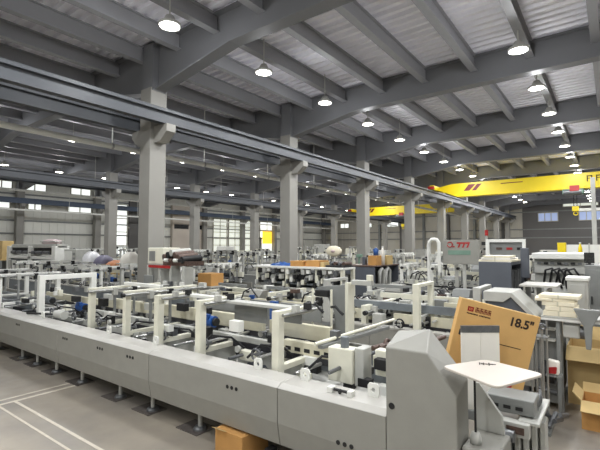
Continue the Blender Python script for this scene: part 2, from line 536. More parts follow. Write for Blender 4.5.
for x, z in ((-9.76, 0.8), (-7.69, 0.79), (-6.51, 0.79), (-5.66, 0.79), (-3.56, 0.77), (-2.06, 0.55), (-11.6, 0.79), (-13.2, 0.79)):
    for k in (-1, 0, 1):
        MB().cyl((x + k * 0.072, 3.4455, z), (x + k * 0.072, 3.452, z), 0.022, 14).build('vent_hole', 'black', fm)
def lug(x, y=3.72):
    mb = MB()
    n, w, h, r, zc = 16, 0.06, 0.11, 0.026, 1.005
    out, inn = [], []
    for i in range(n):
        t = 2 * math.pi * i / n + math.pi / n
        c, s_ = math.cos(t), math.sin(t)
        k = 1 / max(abs(c) / w, abs(s_) / (0.065))
        out.append((x + c * k, zc + s_ * k))
        inn.append((x + c * r, zc + s_ * r))
    vs = [(u, y, v) for u, v in out] + [(u, y, v) for u, v in inn] + [(u, y + 0.022, v) for u, v in out] + [(u, y + 0.022, v) for u, v in inn]
    fs = []
    for i in range(n):
        j = (i + 1) % n
        fs += [(i, j, n + j, n + i), (2 * n + i, 3 * n + i, 3 * n + j, 2 * n + j), (i, 2 * n + i, 2 * n + j, j), (n + i, n + j, 3 * n + j, 3 * n + i)]
    mb.add(vs, fs)
    return mb.build('lifting_lug', 'white', fm)
for x in (-9.3, -6.76, -5.45, -3.41, -2.72, -1.9, -11.5):
    lug(x)
# latch on the strip
B(-2.33, -2.27, 3.56, 3.64, 0.945, 1.0).build('latch_block', 'white', fm, 0.006)
B(-2.1, -2.05, 3.56, 3.64, 0.945, 1.0).build('latch_block', 'white', fm, 0.006)
MB().cyl((-2.3, 3.6, 0.975), (-2.07, 3.6, 0.975), 0.016, 8).ring((-2.2, 3.6, 0.965), (1, 0, 0), 0.02, 0.008, 12).build('latch_bar', 'black', fm)
# feet
for x in (-14.2, -12.9, -11.5, -10.15, -9.4, -8.55, -7.55, -6.32, -5.45, -4.4, -2.4):
    for y in (3.7, 5.4):
        ft = MB().cyl((x, y, 0.03), (x, y, 0.34), 0.03, 10).build('levelling_foot', 'lgrey', fm)
        MB().lathe([(0.0, 0.05), (0.07, 0.05), (0.1, 0.0), (0.0, 0.0)], (x, y, 0.002), 16).build('foot_pad', 'dsteel', ft)
        B(x - 0.3, x + 0.12, y - 0.16, y + 0.16, 0.0, 0.012).build('floor_plate', 'plate', ft) if y < 4 else None
# long inner beams and carriers
for y in (3.86, 5.44):
    B(FX0, FX1, y - 0.04, y + 0.04, 0.5, 0.86).build('long_beam', 'bluegrey', fm)
B(FX0, FX1, 3.9, 5.4, 0.46, 0.5).build('drip_tray', 'lgrey', fm)
def carrier(x0, x1, y, z0, z1, w, mat='beige', belt=True, slots=0):
    c = B(x0, x1, y - w / 2, y + w / 2, z0, z1).build('carrier_rail', mat, fm, 0.006)
    if belt:
        B(x0 - 0.05, x1 + 0.05, y - w / 2 - 0.012, y + w / 2 - 0.02, z0 - 0.08, z0 - 0.004).build('belt', 'belt', c)
        for x in (x0 + 0.02, x1 - 0.02):
            MB().cyl((x, y - w / 2 - 0.02, z0 - 0.03), (x, y + w / 2, z0 - 0.03), 0.05, 14).build('pulley', 'steel', c)
    for k in range(slots):
        x = x0 + (x1 - x0) * (k + 0.6) / (slots + 0.2)
        B(x - 0.045, x + 0.045, y - w / 2 - 0.004, y - w / 2 + 0.01, z0 + 0.035, z0 + 0.085).build('slot', 'black', c)
    return c
carrier(-9.2, -7.5, 5.0, 1.04, 1.25, 0.09)
carrier(-7.42, -5.72, 5.02, 1.05, 1.27, 0.09)
carrier(-5.68, -4.45, 5.0, 1.05, 1.27, 0.09)
carrier(-4.3, -3.2, 5.0, 1.05, 1.26, 0.09)
carrier(-12.2, -9.4, 5.0, 1.02, 1.18, 0.09)
carrier(-8.8, -6.3, 4.55, 0.94, 1.06, 0.08, 'lgrey')
carrier(-6.1, -3.8, 4.55, 0.98, 1.06, 0.08, 'lgrey')
carrier(-3.62, -2.35, 4.5, 0.98, 1.14, 0.1, 'beige', True, 8)
carrier(-5.9, -3.4, 4.15, 0.7, 0.78, 0.07, 'lgrey')
carrier(-9.8, -6.4, 4.15, 0.84, 0.94, 0.07, 'lgrey')
carrier(-13.6, -10.2, 4.3, 0.86, 0.98, 0.08, 'bluegrey')
# second upper level: grey guards above the beige rails
for a, b in ((-6.3, -5.1), (-4.95, -4.35), (-4.28, -3.5), (-8.6, -7.6)):
    B(a, b, 5.2, 5.23, 1.26, 1.5).build('guard_plate', 'mgrey', fm, 0.004)
for x0, x1 in ((-4.42, -4.28),):
    B(x0, x1, 5.1, 5.16, 1.2, 1.52).build('blue_strap', 'blue', fm)
# portal frames
def portal(x, zt, y0=3.86, y1=5.34, w=0.1, mat='cream', low=True, name='portal_frame', z0=0.86):
    mb = MB().bx(x - w / 2, x + w / 2, y0, y0 + w, z0, zt)
    mb.bx(x - w / 2, x + w / 2, y1 - w, y1, z0, zt)
    mb.bx(x - w * 0.48, x + w * 0.48, y0 + w * 0.5, y1 - w * 0.5, zt - w * 0.9, zt - 0.002)
    if low:
        mb.bx(x - w * 0.45, x + w * 0.45, y0 + w * 0.5, y1 - w * 0.5, z0 + 0.05, z0 + 0.12)
    return mb.build(name, mat, fm, 0.008)
PF = ((-9.9, 1.77), (-7.7, 1.63), (-6.54, 1.65), (-5.65, 1.64), (-4.67, 1.64), (-3.26, 1.62), (-12.3, 1.7), (-14.4, 1.72))
for x, z in PF:
    if x == -9.9:
        portal(x, z, y1=5.1, w=0.12, mat='white')
        continue
    if -6 < x < -3:
        # cantilevered frames: front post, short arm, foot bar
        mb = MB().bx(x - 0.055, x + 0.055, 3.86, 3.97, 0.86, z).bx(x - 0.05, x + 0.05, 3.92, 4.55, z - 0.09, z - 0.002)
        mb.bx(x - 0.045, x + 0.045, 3.92, 4.85, 0.9, 0.97)
        mb.build('arm_frame', 'cream', fm, 0.008)
        MB().cyl((x + 0.09, 3.9, z - 0.05), (x + 0.09, 4.6, z - 0.05), 0.022, 10).build('cross_shaft', 'steel', fm)
        for y in (4.15, 4.4):
            B(x + 0.05, x + 0.13, y - 0.04, y + 0.04, z - 0.04, z + 0.05).build('slide_block', 'black' if y > 4.3 else 'lgrey', fm, 0.006)
        continue
    p = portal(x, z, mat='white' if x < -9 else 'cream')
    MB().cyl((x + 0.09, 3.8, z - 0.06), (x + 0.09, 5.5, z - 0.06), 0.026, 10).build('cross_shaft', 'steel', fm)
    if x < -5 and x > -7:
        MB().cyl((x + 0.09, 3.76, z - 0.06), (x + 0.09, 3.81, z - 0.06), 0.035, 14).build('hand_knob', 'black', fm)
    for y in (4.3, 4.7, 5.05):
        hb = B(x + 0.05, x + 0.13, y - 0.045, y + 0.045, z - 0.16, z - 0.02).build('slide_block', 'black' if y == 4.7 else 'lgrey', fm, 0.006)
        B(x + 0.07, x + 0.105, y - 0.02, y + 0.02, 1.24 if y > 4.9 else 1.05, z - 0.14).build('hanger_arm', 'mgrey', hb)
# inner side plates below the beige rails
for a, b in ((-9.4, -8.0), (-7.9, -6.7), (-6.62, -5.75), (-5.68, -4.75), (-4.68, -3.4), (-12.2, -9.6)):
    B(a, b, 4.66, 4.7, 0.56, 0.98).build('inner_side_plate', 'lgrey', fm, 0.004)
    B(a + 0.1, b - 0.1, 4.63, 4.66, 0.9, 0.93).build('plate_edge', 'white', fm)
# longitudinal top rail between frames, cross bars further right
B(-4.6, -3.32, 4.3, 4.5, 1.56, 1.6).build('top_rail', 'lgrey', fm, 0.006)
B(-4.6, -3.95, 4.5, 4.53, 1.3, 1.56).build('rail_skirt', 'mgrey', fm)
B(-3.85, -3.35, 4.5, 4.53, 1.36, 1.56).build('rail_skirt', 'mgrey', fm)
B(-7.65, -6.5, 4.5, 4.58, 1.64, 1.7).build('top_rail', 'white', fm, 0.006)
B(-5.6, -4.72, 4.4, 4.52, 1.57, 1.62).build('top_rail', 'white', fm, 0.006)
MB().cyl((-2.78, 4.0, 1.27), (-2.66, 5.9, 1.3), 0.022, 12).build('cross_shaft', 'cream', fm)
MB().rbox((-2.72, 4.9, 1.22), (0.07, 1.6, 0.045), R(-4)).build('cross_bar', 'mgrey', fm, 0.006)
# inverted L bracket plate standing at the back
br = MB().prism([(-3.72, 1.68), (-3.72, 1.76), (-3.16, 1.83), (-3.16, 1.0), (-3.42, 1.0), (-3.42, 1.4), (-3.55, 1.64)], 'y', 5.44, 5.5).build('bracket_plate', 'mgrey', fm, 0.004)
B(-3.17, -3.12, 5.34, 5.52, 1.02, 1.86).build('plate_edge', 'cream', br)
B(-3.74, -3.5, 5.38, 5.45, 1.62, 1.72).build('sensor_block', 'black', br, 0.01)
for x in (-3.72, -3.38):
    MB().cyl((x, 5.3, 1.05), (x, 5.3, 1.75), 0.018, 8).build('vertical_rod', 'cream', fm)
    MB().lathe([(0.0, 0.0), (0.05, 0.0), (0.05, 0.03), (0.0, 0.03)], (x, 5.3, 1.05), 14).build('rod_foot', 'steel', fm)
    MB().tube([(x + 0.03, 5.25, 1.5), (x + 0.12, 5.22, 1.52), (x + 0.2, 5.2, 1.46), (x + 0.26, 5.2, 1.42)], 0.02).build('cable', 'black', fm)
B(-3.1, -2.78, 5.4, 5.5, 1.83, 1.9).build('top_arm', 'lgrey', fm, 0.006)
MB().cyl((-2.82, 5.45, 1.9), (-2.82, 5.45, 1.98), 0.05, 14).build('arm_cap', 'cream', fm)
# white motor guard box in front of the cabinet
mg = B(-2.68, -2.36, 4.12, 4.3, 0.86, 1.24).build('motor_guard', 'cream', fm, 0.012)
B(-2.355, -2.24, 4.16, 4.36, 0.84, 1.26).build('motor_guard', 'lgrey', fm, 0.012)
B(-2.14, -1.98, 4.24, 4.36, 0.98, 1.26).build('motor_guard', 'cream', fm, 0.01)
MB().cyl((-2.5, 4.2, 1.24), (-2.5, 4.2, 1.36), 0.05, 14).build('shaft_bearing', 'bluegrey', fm)
B(-2.3, -1.7, 4.5, 4.6, 0.98, 1.12).build('slotted_bar', 'cream', fm, 0.006)
for k in range(7):
    B(-2.26 + k * 0.08, -2.22 + k * 0.08, 4.494, 4.51, 1.02, 1.07).build('slot', 'black', fm)
# brown oiled rods and wheels by the cabinet
for k in range(6):
    MB().cyl((-2.3 + 0.09 * k, 4.5, 1.2 + 0.02 * (k % 3)), (-2.1 + 0.07 * k, 5.4, 1.22 + 0.03 * (k % 2)), 0.028, 10).build('oiled_rod', 'brown', fm)
for k in range(4):
    MB().ring((-2.2 + 0.12 * k, 4.7, 1.2), (1, 0, 0.2), 0.075, 0.02).build('drive_wheel', 'brown', fm)
# small machinery scattered in the bed
def motor(x, y, z, r=0.09, l=0.26, mat='bluegrey', parent=fm):
    m_ = MB().cyl((x, y, z), (x + l, y, z), r, 16).build('motor', mat, parent)
    MB().bx(x + 0.06, x + l - 0.06, y - r * 1.1, y - r * 0.3, z + r * 0.4, z + r * 1.3).build('terminal_box', mat, m_, 0.006)
    MB().cyl((x + l, y, z), (x + l + 0.05, y, z), r * 0.7, 14).build('motor_cap', 'black', m_)
    return m_
for x, y, z, mt in ((-8.3, 4.3, 0.72, 'slate'), (-6.9, 4.3, 0.7, 'mgrey'), (-5.35, 4.55, 1.2, 'blue'), (-3.98, 4.75, 0.95, 'blue'), (-4.1, 4.3, 0.7, 'slate'),
                    (-9.2, 4.4, 1.1, 'blue'), (-11.0, 4.5, 1.1, 'bluegrey'), (-3.0, 4.75, 0.9, 'dsteel')):
    motor(x, y, z, mat=mt)
for i in range(84):
    x = FX0 + 3 + 12.2 * i / 84 + rnd.uniform(-0.1, 0.1)
    y = rnd.choice((4.05, 4.2, 4.45, 4.75, 5.05, 5.25))
    z = rnd.choice((0.84, 0.9, 1.0, 1.12, 1.3))
    w = rnd.uniform(0.03, 0.12)
    B(x - w, x + w, y - 0.05, y + 0.05, z - 0.05, z + rnd.uniform(0.04, 0.1)).build('clamp_block', rnd.choice(('lgrey', 'white', 'black', 'dsteel', 'cream')), fm, 0.006)
for i in range(22):
    x = FX0 + 3 + 12.0 * i / 22 + rnd.uniform(-0.15, 0.15)
    MB().cyl((x, 3.9, 0.92 + 0.1 * (i % 2)), (x, 5.4, 0.92 + 0.1 * (i % 2)), 0.022, 10).build('cross_shaft', 'steel' if i % 3 else 'dsteel', fm)
for i in range(30):
    x = -11.6 + 8.3 * i / 30
    y = (4.15, 4.55, 5.0)[i % 3]
    MB().cyl((x, y - 0.06, 1.0), (x, y - 0.02, 1.0), 0.045, 14).build('roller', 'lgrey' if i % 2 else 'dsteel', fm)
for i in range(9):
    x = -10.5 + 0.95 * i
    pts = [(x, 4.0, 0.95), (x + 0.15, 4.1, 1.12), (x + 0.35, 4.3, 1.08), (x + 0.5, 4.45, 0.9)]
    MB().tube(pts, 0.016).build('cable', 'black', fm)
for i in range(7):
    x = -9.5 + 0.97 * i
    MB().ring((x, 3.98, 1.02), (0, 1, 0), 0.07, 0.014).bx(x - 0.07, x + 0.07, 3.97, 3.99, 1.01, 1.03).cyl((x, 3.98, 1.02), (x, 4.1, 1.02), 0.02, 8).build('hand_wheel', 'dsteel', fm)
MB().cyl((-10.05, 3.72, 0.97), (-9.0, 3.85, 1.03), 0.022, 8).build('lever_bar', 'black', fm)
MB().cyl((-9.1, 3.9, 1.02), (-8.75, 3.9, 1.02), 0.08, 14).build('drive_drum', 'lgrey', fm)

# tall end cabinet of the front machine
XS = 0.0
prof = [(-1.64, 0.05), (-1.64, 1.51), (-1.26, 1.51), (-1.03, 1.19), (-1.03, 0.05)]
back = [(-1.66, 0.05), (-1.66, 1.6), (-1.35, 1.65), (-1.03, 1.27), (-1.03, 0.05)]
mb = MB()
mb.add([(u_, 3.45, v_) for u_, v_ in prof] + [(u_, 3.78, v_) for u_, v_ in back], [(0, 1, 2, 3, 4), (9, 8, 7, 6, 5)] +
       [(i, (i + 1) % 5, 5 + (i + 1) % 5, 5 + i) for i in range(5)])
cab = mb.build('end_cabinet', 'panel', fm, 0.012)
MB().cyl((-1.585, 3.446, 1.01), (-1.585, 3.455, 1.01), 0.028, 16).build('lock_hole', 'black', cab)
B(-1.6, -1.06, 3.5, 3.75, 0.0, 0.05).build('plinth', 'black', cab)
# feeder mechanism to the right of the cabinet
B(-1.02, -0.74, 3.52, 3.98, 0.03, 0.8).build('low_housing', 'panel', fm, 0.015)
fp = MB().prism([(-1.01, 1.2), (-0.98, 1.2), (-0.8, 0.95), (-0.78, 0.8), (-1.02, 0.8)], 'y', 3.93, 3.97).build('triangular_bracket', 'lgrey', fm, 0.004)
MB().cyl((-0.94, 3.64, 0.82), (-0.94, 3.64, 1.379), 0.009, 10).build('support_rod', 'black', fm)
MB().lathe([(0, 0), (0.045, 0), (0.045, 0.05), (0.03, 0.09), (0, 0.09)], (-0.94, 3.64, 0.8), 14).build('rod_clamp', 'lgrey', fm)
B(-1.0, -0.6, 4.25, 4.55, 0.88, 1.02).build('feed_block', 'mgrey', fm, 0.01)
for k in range(3):
    B(-0.95 + 0.1 * k, -0.89 + 0.1 * k, 4.244, 4.26, 0.92, 0.95).build('slot', 'black', fm)
rl = B(-0.86, -0.62, 4.1, 4.2, 0.74, 0.86).build('guide_rail', 'lgrey', fm, 0.006)
B(-0.8, -0.66, 4.094, 4.11, 0.77, 0.83).build('rail_window', 'brown', rl)
B(-0.72, -0.55, 4.16, 4.9, 0.84, 0.87).build('side_arm', 'lgrey', fm, 0.006)
for k in range(4):
    B(-0.76 + 0.06 * k, -0.72 + 0.06 * k, 4.22 + 0.06 * k, 4.6, 0.02, 0.8).build('upright_plate', 'lgrey', fm, 0.006)
B(-1.02, -0.78, 4.1, 4.5, 0.02, 0.72).build('feeder_base', 'mgrey', fm, 0.01)
MB().cyl((-0.9, 4.0, 0.78), (-0.72, 4.0, 0.78), 0.05, 14).build('drive_drum', 'dsteel', fm)
for k in range(3):
    MB().ring((-0.62, 4.5 + 0.12 * k, 0.93), (1, 0.3, 0), 0.05, 0.018).build('hand_wheel', 'dsteel', fm)
B(-1.7, -0.7, 4.6, 5.55, 0.6, 0.7).build('feeder_table', 'mgrey', fm, 0.01)
B(-1.68, -1.5, 4.62, 5.5, 0.02, 0.6).bx(-0.9, -0.74, 4.62, 5.5, 0.02, 0.6).build('table_leg', 'mgrey', fm, 0.008)

# white collection tray with rounded corners
def rounded(pts, r, n=6):
    out = []
    m = len(pts)
    for i in range(m):
        p, a, b = Vector(pts[i]), Vector(pts[i - 1]), Vector(pts[(i + 1) % m])
        d1, d2 = (a - p).normalized(), (b - p).normalized()
        s_, e_ = p + d1 * r, p + d2 * r
        for k in range(n + 1):
            t = k / n
            q = s_ * (1 - t) ** 2 + p * 2 * t * (1 - t) + e_ * t * t
            out.append((q.x, q.y))
    return out
tr = thing('collection_tray', 'flat warm white tray with rounded corners jutting out beside the end cabinet', 'tray', (-0.8, 3.57, 1.4))
MB().prism(rounded([(-1.158, 3.475), (-0.675, 3.185), (-0.445, 3.735), (-0.915, 3.91)], 0.075), 'z', 1.402, 1.42).build('tray_top', 'tray', tr, 0.005)
MB().bx(-0.98, -0.78, 3.5, 3.75, 1.382, 1.402).build('support_bracket', 'lgrey', tr)
ins = MB()
for k, (dx, w, h) in enumerate(((0, 0.007, 0.045), (0.018, 0.011, 0.026), (0.03, 0.007, 0.045), (0.05, 0.018, 0.016), (0.07, 0.007, 0.05), (0.088, 0.018, 0.018), (0.11, 0.016, 0.011))):
    ins.rbox((-0.92 + dx * 0.95, 3.73 + dx * 0.38, 1.4212), (w * 1.5, h * 1.6, 0.0015), R(15 + 12 * (k % 2)))
ins.build('inked_mark', 'ink', tr)

# two white sheets standing against the carton, in a grey clip
ws = thing('sheet_holder', 'pair of white panels under a grey band, standing in front of the large carton', 'panel', (-1.15, 4.7, 0.702), rz=math.atan2(0.24, 0.32))
for s in (0, 1):
    MB().prism(rounded([(-0.2 + 0.2 * s, 0), (-0.003 + 0.2 * s, 0), (-0.003 + 0.2 * s, 0.79), (-0.2 + 0.2 * s, 0.79)], 0.012), 'y', -0.012, 0.012).build('white_panel', 'wpaper', ws, local=True)
B(-0.2, 0.2, -0.016, 0.016, 0.79, 0.86).build('grey_band', 'dsteel', ws, local=True)

# big tilted monitor carton
u = Vector((0.773, 0.586, -0.243)).normalized()
up = Vector((0.24, 0.13, 0.962)); up = (up - u * up.dot(u)).normalized()
nn = up.cross(u).normalized()          # points away from the viewer
ct = thing('monitor_carton', 'large tilted brown carton printed 18.5" standing behind the white tray', 'carton', (0, 0, 0))
TL = Vector((-1.35, 4.785, 1.83))
Wc, Hc, Tc = 0.895, 0.9, 0.09
ct.matrix_world = Matrix(((u.x, nn.x, up.x, TL.x), (u.y, nn.y, up.y, TL.y), (u.z, nn.z, up.z, TL.z), (0, 0, 0, 1)))
LOC[ct.name] = Vector((0, 0, 0))
B(0, Wc, 0, Tc, -Hc, 0).build('carton_body', 'card', ct, 0.006, local=True)
B(0.0, Wc, Tc / 2 - 0.03, Tc / 2 + 0.03, 0.0, 0.0015).build('sealing_tape', 'card3', ct, local=True)
def text(body, size, x, z, mat, parent, name, y=-0.0015, off=0.0, shear=0.0, ext=0.001):
    cu = bpy.data.curves.new(name, 'FONT')
    cu.body = body
    cu.size = size
    cu.extrude = ext
    cu.offset = off
    cu.shear = shear
    tmp = bpy.data.objects.new(name, cu)
    me = bpy.data.meshes.new_from_object(tmp)
    bpy.data.objects.remove(tmp)
    for v in me.vertices:
        v.co = Vector((x + v.co.x, y - v.co.z, z + v.co.y))
    me.materials.clear()
    me.materials.append(M[mat])
    o = bpy.data.objects.new(name, me)
    COL.objects.link(o)
    o.parent = parent
    return o
text('18.5"', 0.132, 0.565, -0.165, 'ink', ct, 'size_lettering', off=0.004)
B(0.48, 0.76, -0.002, 0, -0.4, -0.392).build('printed_line', 'ink', ct, local=True)
MB().prism(rounded([(0.055, -0.4), (0.1, -0.4), (0.1, -0.33), (0.055, -0.33)], 0.015), 'y', -0.002, 0.001).build('hand_hole', 'black', ct, local=True)
lg = MB()
lg.bx(0.09, 0.155, -0.002, 0, -0.085, -0.07).bx(0.09, 0.155, -0.002, 0, -0.12, -0.107).bx(0.09, 0.105, -0.002, 0, -0.12, -0.07).bx(0.14, 0.155, -0.002, 0, -0.12, -0.07).bx(0.112, 0.133, -0.002, 0, -0.102, -0.09)
lg.build('maker_emblem', 'red', ct, local=True)
gl = MB()
for k in range(4):
    x = 0.175 + 0.046 * k
    gl.bx(x, x + 0.038, -0.002, 0, -0.073, -0.066).bx(x, x + 0.038, -0.002, 0, -0.095, -0.088).bx(x + 0.015, x + 0.023, -0.002, 0, -0.12, -0.062)
    gl.bx(x, x + 0.007, -0.002, 0, -0.12, -0.08).bx(x + 0.031, x + 0.038, -0.002, 0, -0.12, -0.08)
gl.build('maker_characters', 'darkred', ct, local=True)
sl = MB()
for k in range(17):
    if k in (8,): continue
    x = 0.09 + 0.0158 * k
    sl.bx(x, x + 0.011, -0.002, 0, -0.15 - 0.002 * (k % 2), -0.138)
sl.build('small_print', 'ink', ct, local=True)
B(0.6, 0.76, -0.002, 0.0, -0.86, -0.72).build('red_label', 'red', ct, local=True)

# small carton half hidden under the front machine
cb = thing('cardboard_box', 'small brown cardboard box on the floor under the front machine', 'box', (-3.45, 3.62, 0))
MB().bx(-3.8, -3.36, 3.42, 3.86, 0, 0.27).build('box_body', 'card2', cb, 0.004)
MB().prism([(3.42, 0.272), (3.36, 0.3), (3.36, 0.304), (3.42, 0.278)], 'x', -3.8, -3.6).build('flap', 'card3', cb)
B(-3.1, -3.02, 3.5, 3.62, 0, 0.2).build('x', 'black', fm).name = 'floor_block'

# ------------------------------------------------------------------ machines further back
def gluer(label, x0, x1, y0, w, zb=0.92, zt=1.65, seed=1, nf=6, skin='panel', frame='cream', rail='beige', top=None,
          detail=1.0, feet=True, mot=('bluegrey', 'slate', 'blue'), wheels=True, covers=0, cov=('lgrey', 'panel', 'mgrey', 'white')):
    r = random.Random(seed)
    y1 = y0 + w
    t = thing('folding_gluing_machine', label, 'machine', ((x0 + x1) / 2, (y0 + y1) / 2, 0), 'rows of carton folding machines')
    L = x1 - x0
    n = max(2, int(L / 2.6))
    for k in range(n):
        a, b = x0 + L * k / n, x0 + L * (k + 1) / n
        B(a + 0.005, b - 0.005, y0, y0 + 0.05, 0.28, zb).build('side_panel', skin, t)
        B(a + 0.005, b - 0.005, y0 - 0.01, y0 + 0.2, zb, zb + 0.035).build('top_strip', 'strip' if k % 3 else 'lgrey', t)
    B(x0, x1, y1 - 0.05, y1, 0.28, zb).build('back_panel', skin, t)
    B(x0, x1, y0 + 0.06, y1 - 0.06, 0.4, 0.46).build('bed_plate', 'mgrey', t)
    if feet:
        for k in range(n + 1):
            x = x0 + 0.15 + (L - 0.3) * k / n
            for y in (y0 + 0.12, y1 - 0.12):
                MB().bx(x - 0.06, x + 0.06, y - 0.06, y + 0.06, 0.06, 0.42).bx(x - 0.12, x + 0.12, y - 0.1, y + 0.1, 0, 0.06).build('foot', 'dsteel', t)
    # carrier rails with belts
    for j, yy in enumerate((0.22, 0.5, 0.78)):
        y = y0 + w * yy
        x = x0 + r.uniform(0.1, 0.5)
        while x < x1 - 0.8:
            l = min(r.uniform(1.0, 2.4), x1 - x - 0.05)
            z = zb + 0.06 + 0.07 * j + r.uniform(-0.02, 0.06)
            h = r.uniform(0.1, 0.2)
            c = B(x, x + l, y - 0.04, y + 0.04, z, z + h).build('carrier_rail', r.choice((rail, rail, 'lgrey', 'cream')), t)
            B(x - 0.03, x + l + 0.03, y - 0.05, y + 0.03, z - 0.06, z - 0.005).build('belt', 'belt', c)
            x += l + r.uniform(0.1, 0.6)
    # upper carriers
    x = x0 + 0.4
    while x < x1 - 1.0:
        l = min(r.uniform(0.7, 1.8), x1 - x - 0.1)
        y = y0 + w * r.choice((0.3, 0.55, 0.8))
        z = zb + r.uniform(0.32, 0.48)
        B(x, x + l, y - 0.03, y + 0.03, z, z + r.uniform(0.06, 0.14)).build('upper_carrier', r.choice((rail, 'mgrey', 'lgrey', 'bluegrey')), t)
        x += l + r.uniform(0.3, 0.9)
    # portal frames with knobs, shafts and hangers
    for k in range(nf):
        x = x0 + L * (k + 0.5) / nf + r.uniform(-0.15, 0.15)
        z = zt + r.uniform(-0.12, 0.1)
        ww = r.uniform(0.07, 0.12)
        ya, yb = y0 + 0.06, y1 - 0.1
        mb = MB().bx(x - ww / 2, x + ww / 2, ya, ya + ww, zb - 0.05, z).bx(x - ww / 2, x + ww / 2, yb - ww, yb, zb - 0.05, z)
        mb.bx(x - ww * 0.48, x + ww * 0.48, ya + ww * 0.5, yb - ww * 0.5, z - ww, z - 0.002)
        p = mb.build('portal_frame', frame if r.random() < 0.75 else 'lgrey', t)
        MB().cyl((x + ww, ya - 0.1, z - 0.12), (x + ww, yb, z - 0.12), 0.024, 8).build('cross_shaft', 'steel', t)
        MB().cyl((x + ww, ya - 0.16, z - 0.12), (x + ww, ya - 0.09, z - 0.12), 0.045, 12).build('hand_knob', 'black', t)
        for q in range(3):
            y = ya + (yb - ya) * (q + 0.6) / 3.4
            B(x + ww * 0.4, x + ww * 1.6, y - 0.05, y + 0.05, z - 0.2, z - 0.03).build('slide_block', r.choice(('black', 'lgrey', 'white')), t)
            B(x + ww * 0.8, x + ww * 1.2, y - 0.02, y + 0.02, zb + 0.15, z - 0.2).build('hanger_arm', 'mgrey', t)
    for k in range(int(L * 2.2 * detail)):
        x = x0 + L * (k + 0.5) / (L * 2.2 * detail)
        z = zb + r.choice((0.02, 0.1, 0.2))
        MB().cyl((x, y0 + 0.1, z), (x, y1 - 0.1, z), 0.02, 8).build('roller_shaft', r.choice(('steel', 'dsteel', 'lgrey')), t)
    for k in range(int(L * 2.6 * detail)):
        x = x0 + 0.1 + (L - 0.2) * r.random()
        y = y0 + w * r.uniform(0.1, 0.85)
        z = zb + r.uniform(0.05, 0.5)
        a, b, c = r.uniform(0.04, 0.13), r.uniform(0.04, 0.1), r.uniform(0.03, 0.1)
        B(x - a, x + a, y - b, y + b, z - c, z + c).build('clamp_block', r.choice(('lgrey', 'white', 'black', 'dsteel', 'cream', 'brown', 'mgrey')), t)
    for k in range(int(L * 0.5 * detail)):
        motor(x0 + 0.3 + (L - 0.8) * r.random(), y0 + w * r.uniform(0.3, 0.7), zb + r.uniform(0.1, 0.35), mat=r.choice(mot), parent=t)
    if wheels:
        for k in range(int(L * 0.9 * detail)):
            x = x0 + 0.2 + (L - 0.4) * r.random()
            y = y0 - 0.03
            z = zb + r.uniform(0.1, 0.2)
            MB().ring((x, y, z), (0, 1, 0), 0.075, 0.015, 14, 5).cyl((x, y, z), (x, y + 0.12, z), 0.02, 8).bx(x - 0.07, x + 0.07, y - 0.01, y + 0.01, z - 0.01, z + 0.01).build('hand_wheel', r.choice(('dsteel', 'black', 'lgrey')), t)
    for k in range(int(L * 0.5 * detail)):
        x = x0 + 0.3 + (L - 1) * r.random()
        y = y0 + w * r.uniform(0.15, 0.6)
        pts = [(x, y, zb + 0.05), (x + 0.1, y + 0.05, zb + 0.4), (x + 0.3, y + 0.1, zb + 0.5), (x + 0.5, y + 0.1, zb + 0.3), (x + 0.55, y + 0.1, zb)]
        MB().tube(pts, 0.02, 6).build('cable', 'black', t)
    for k in range(covers):
        x = x0 + L * (k + 0.3 + 0.4 * r.random()) / covers
        a = r.uniform(0.3, 0.7)
        y = y0 + w * r.uniform(0.15, 0.5)
        h = r.uniform(0.25, 0.5)
        MB().prism([(y, zb + 0.1), (y, zb + 0.1 + h * 0.6), (y + 0.12, zb + 0.1 + h), (y + 0.45, zb + 0.1 + h), (y + 0.5, zb + 0.1)], 'x', x - a / 2, x + a / 2).build('guard_cover', r.choice(cov), t, 0.01)
    return t

m2 = gluer('carton folding machine next behind the foreground one, its dark end unit by the white tray', -9.3, -1.0, 7.25, 1.55, 0.86, 1.24, 11, 7, covers=2, rail='beige', detail=2.2, cov=('mgrey', 'panel'))
m2l = gluer('blue-tinged folding machine at the far left behind the white portal frame', -21.5, -10.9, 7.2, 1.8, 0.95, 1.75, 12, 9, frame='white', skin='bluegrey', covers=3, detail=2.4, mot=('blue', 'blue', 'bluegrey'))
m3 = gluer('folding machine in the third row, beside the table with the blue cloth', -5.6, -2.4, 9.75, 1.5, 0.86, 1.22, 13, 4, covers=2, frame='lgrey', rail='lgrey', detail=2.6, cov=('mgrey', 'panel'))
m3l = gluer('folding machine left of the near columns, in front of the wrapped goods', -21.5, -11.2, 10.5, 1.4, 1.0, 1.7, 14, 8, frame='white', covers=5, detail=2.2)
m4 = gluer('folding machine fed by the slate cabinet with boxes on top', -6.3, -1.2, 13.1, 1.6, 1.05, 1.85, 15, 5, covers=4, frame='white', rail='cream', detail=2.4)
m4l = gluer('folding machine behind the wrapped goods at the left', -21.5, -10.9, 13.6, 1.5, 1.1, 2.1, 16, 6, frame='lgrey', covers=6, skin='mgrey')
m5 = gluer('folding machine just behind the control panel with the red emblem', -9.3, -0.5, 16.4, 1.5, 1.15, 2.0, 17, 7, covers=6, frame='white', skin='lgrey', detail=1.8)
m5l = gluer('folding machine along the left bay in front of the second row of columns', -21.5, -10.9, 16.6, 1.5, 1.2, 2.1, 18, 6, covers=6, frame='white', skin='lgrey')
m6 = gluer('long machine two rows behind the red-emblem panel', -9.3, 1.0, 20.4, 1.5, 1.25, 2.1, 19, 7, covers=7, frame='white', skin='lgrey', detail=0.7)
m6l = gluer('machine in the left bay, fifth row back', -21.5, -10.9, 20.4, 1.5, 1.25, 2.2, 20, 6, covers=7, frame='cream', skin='mgrey', detail=0.7)
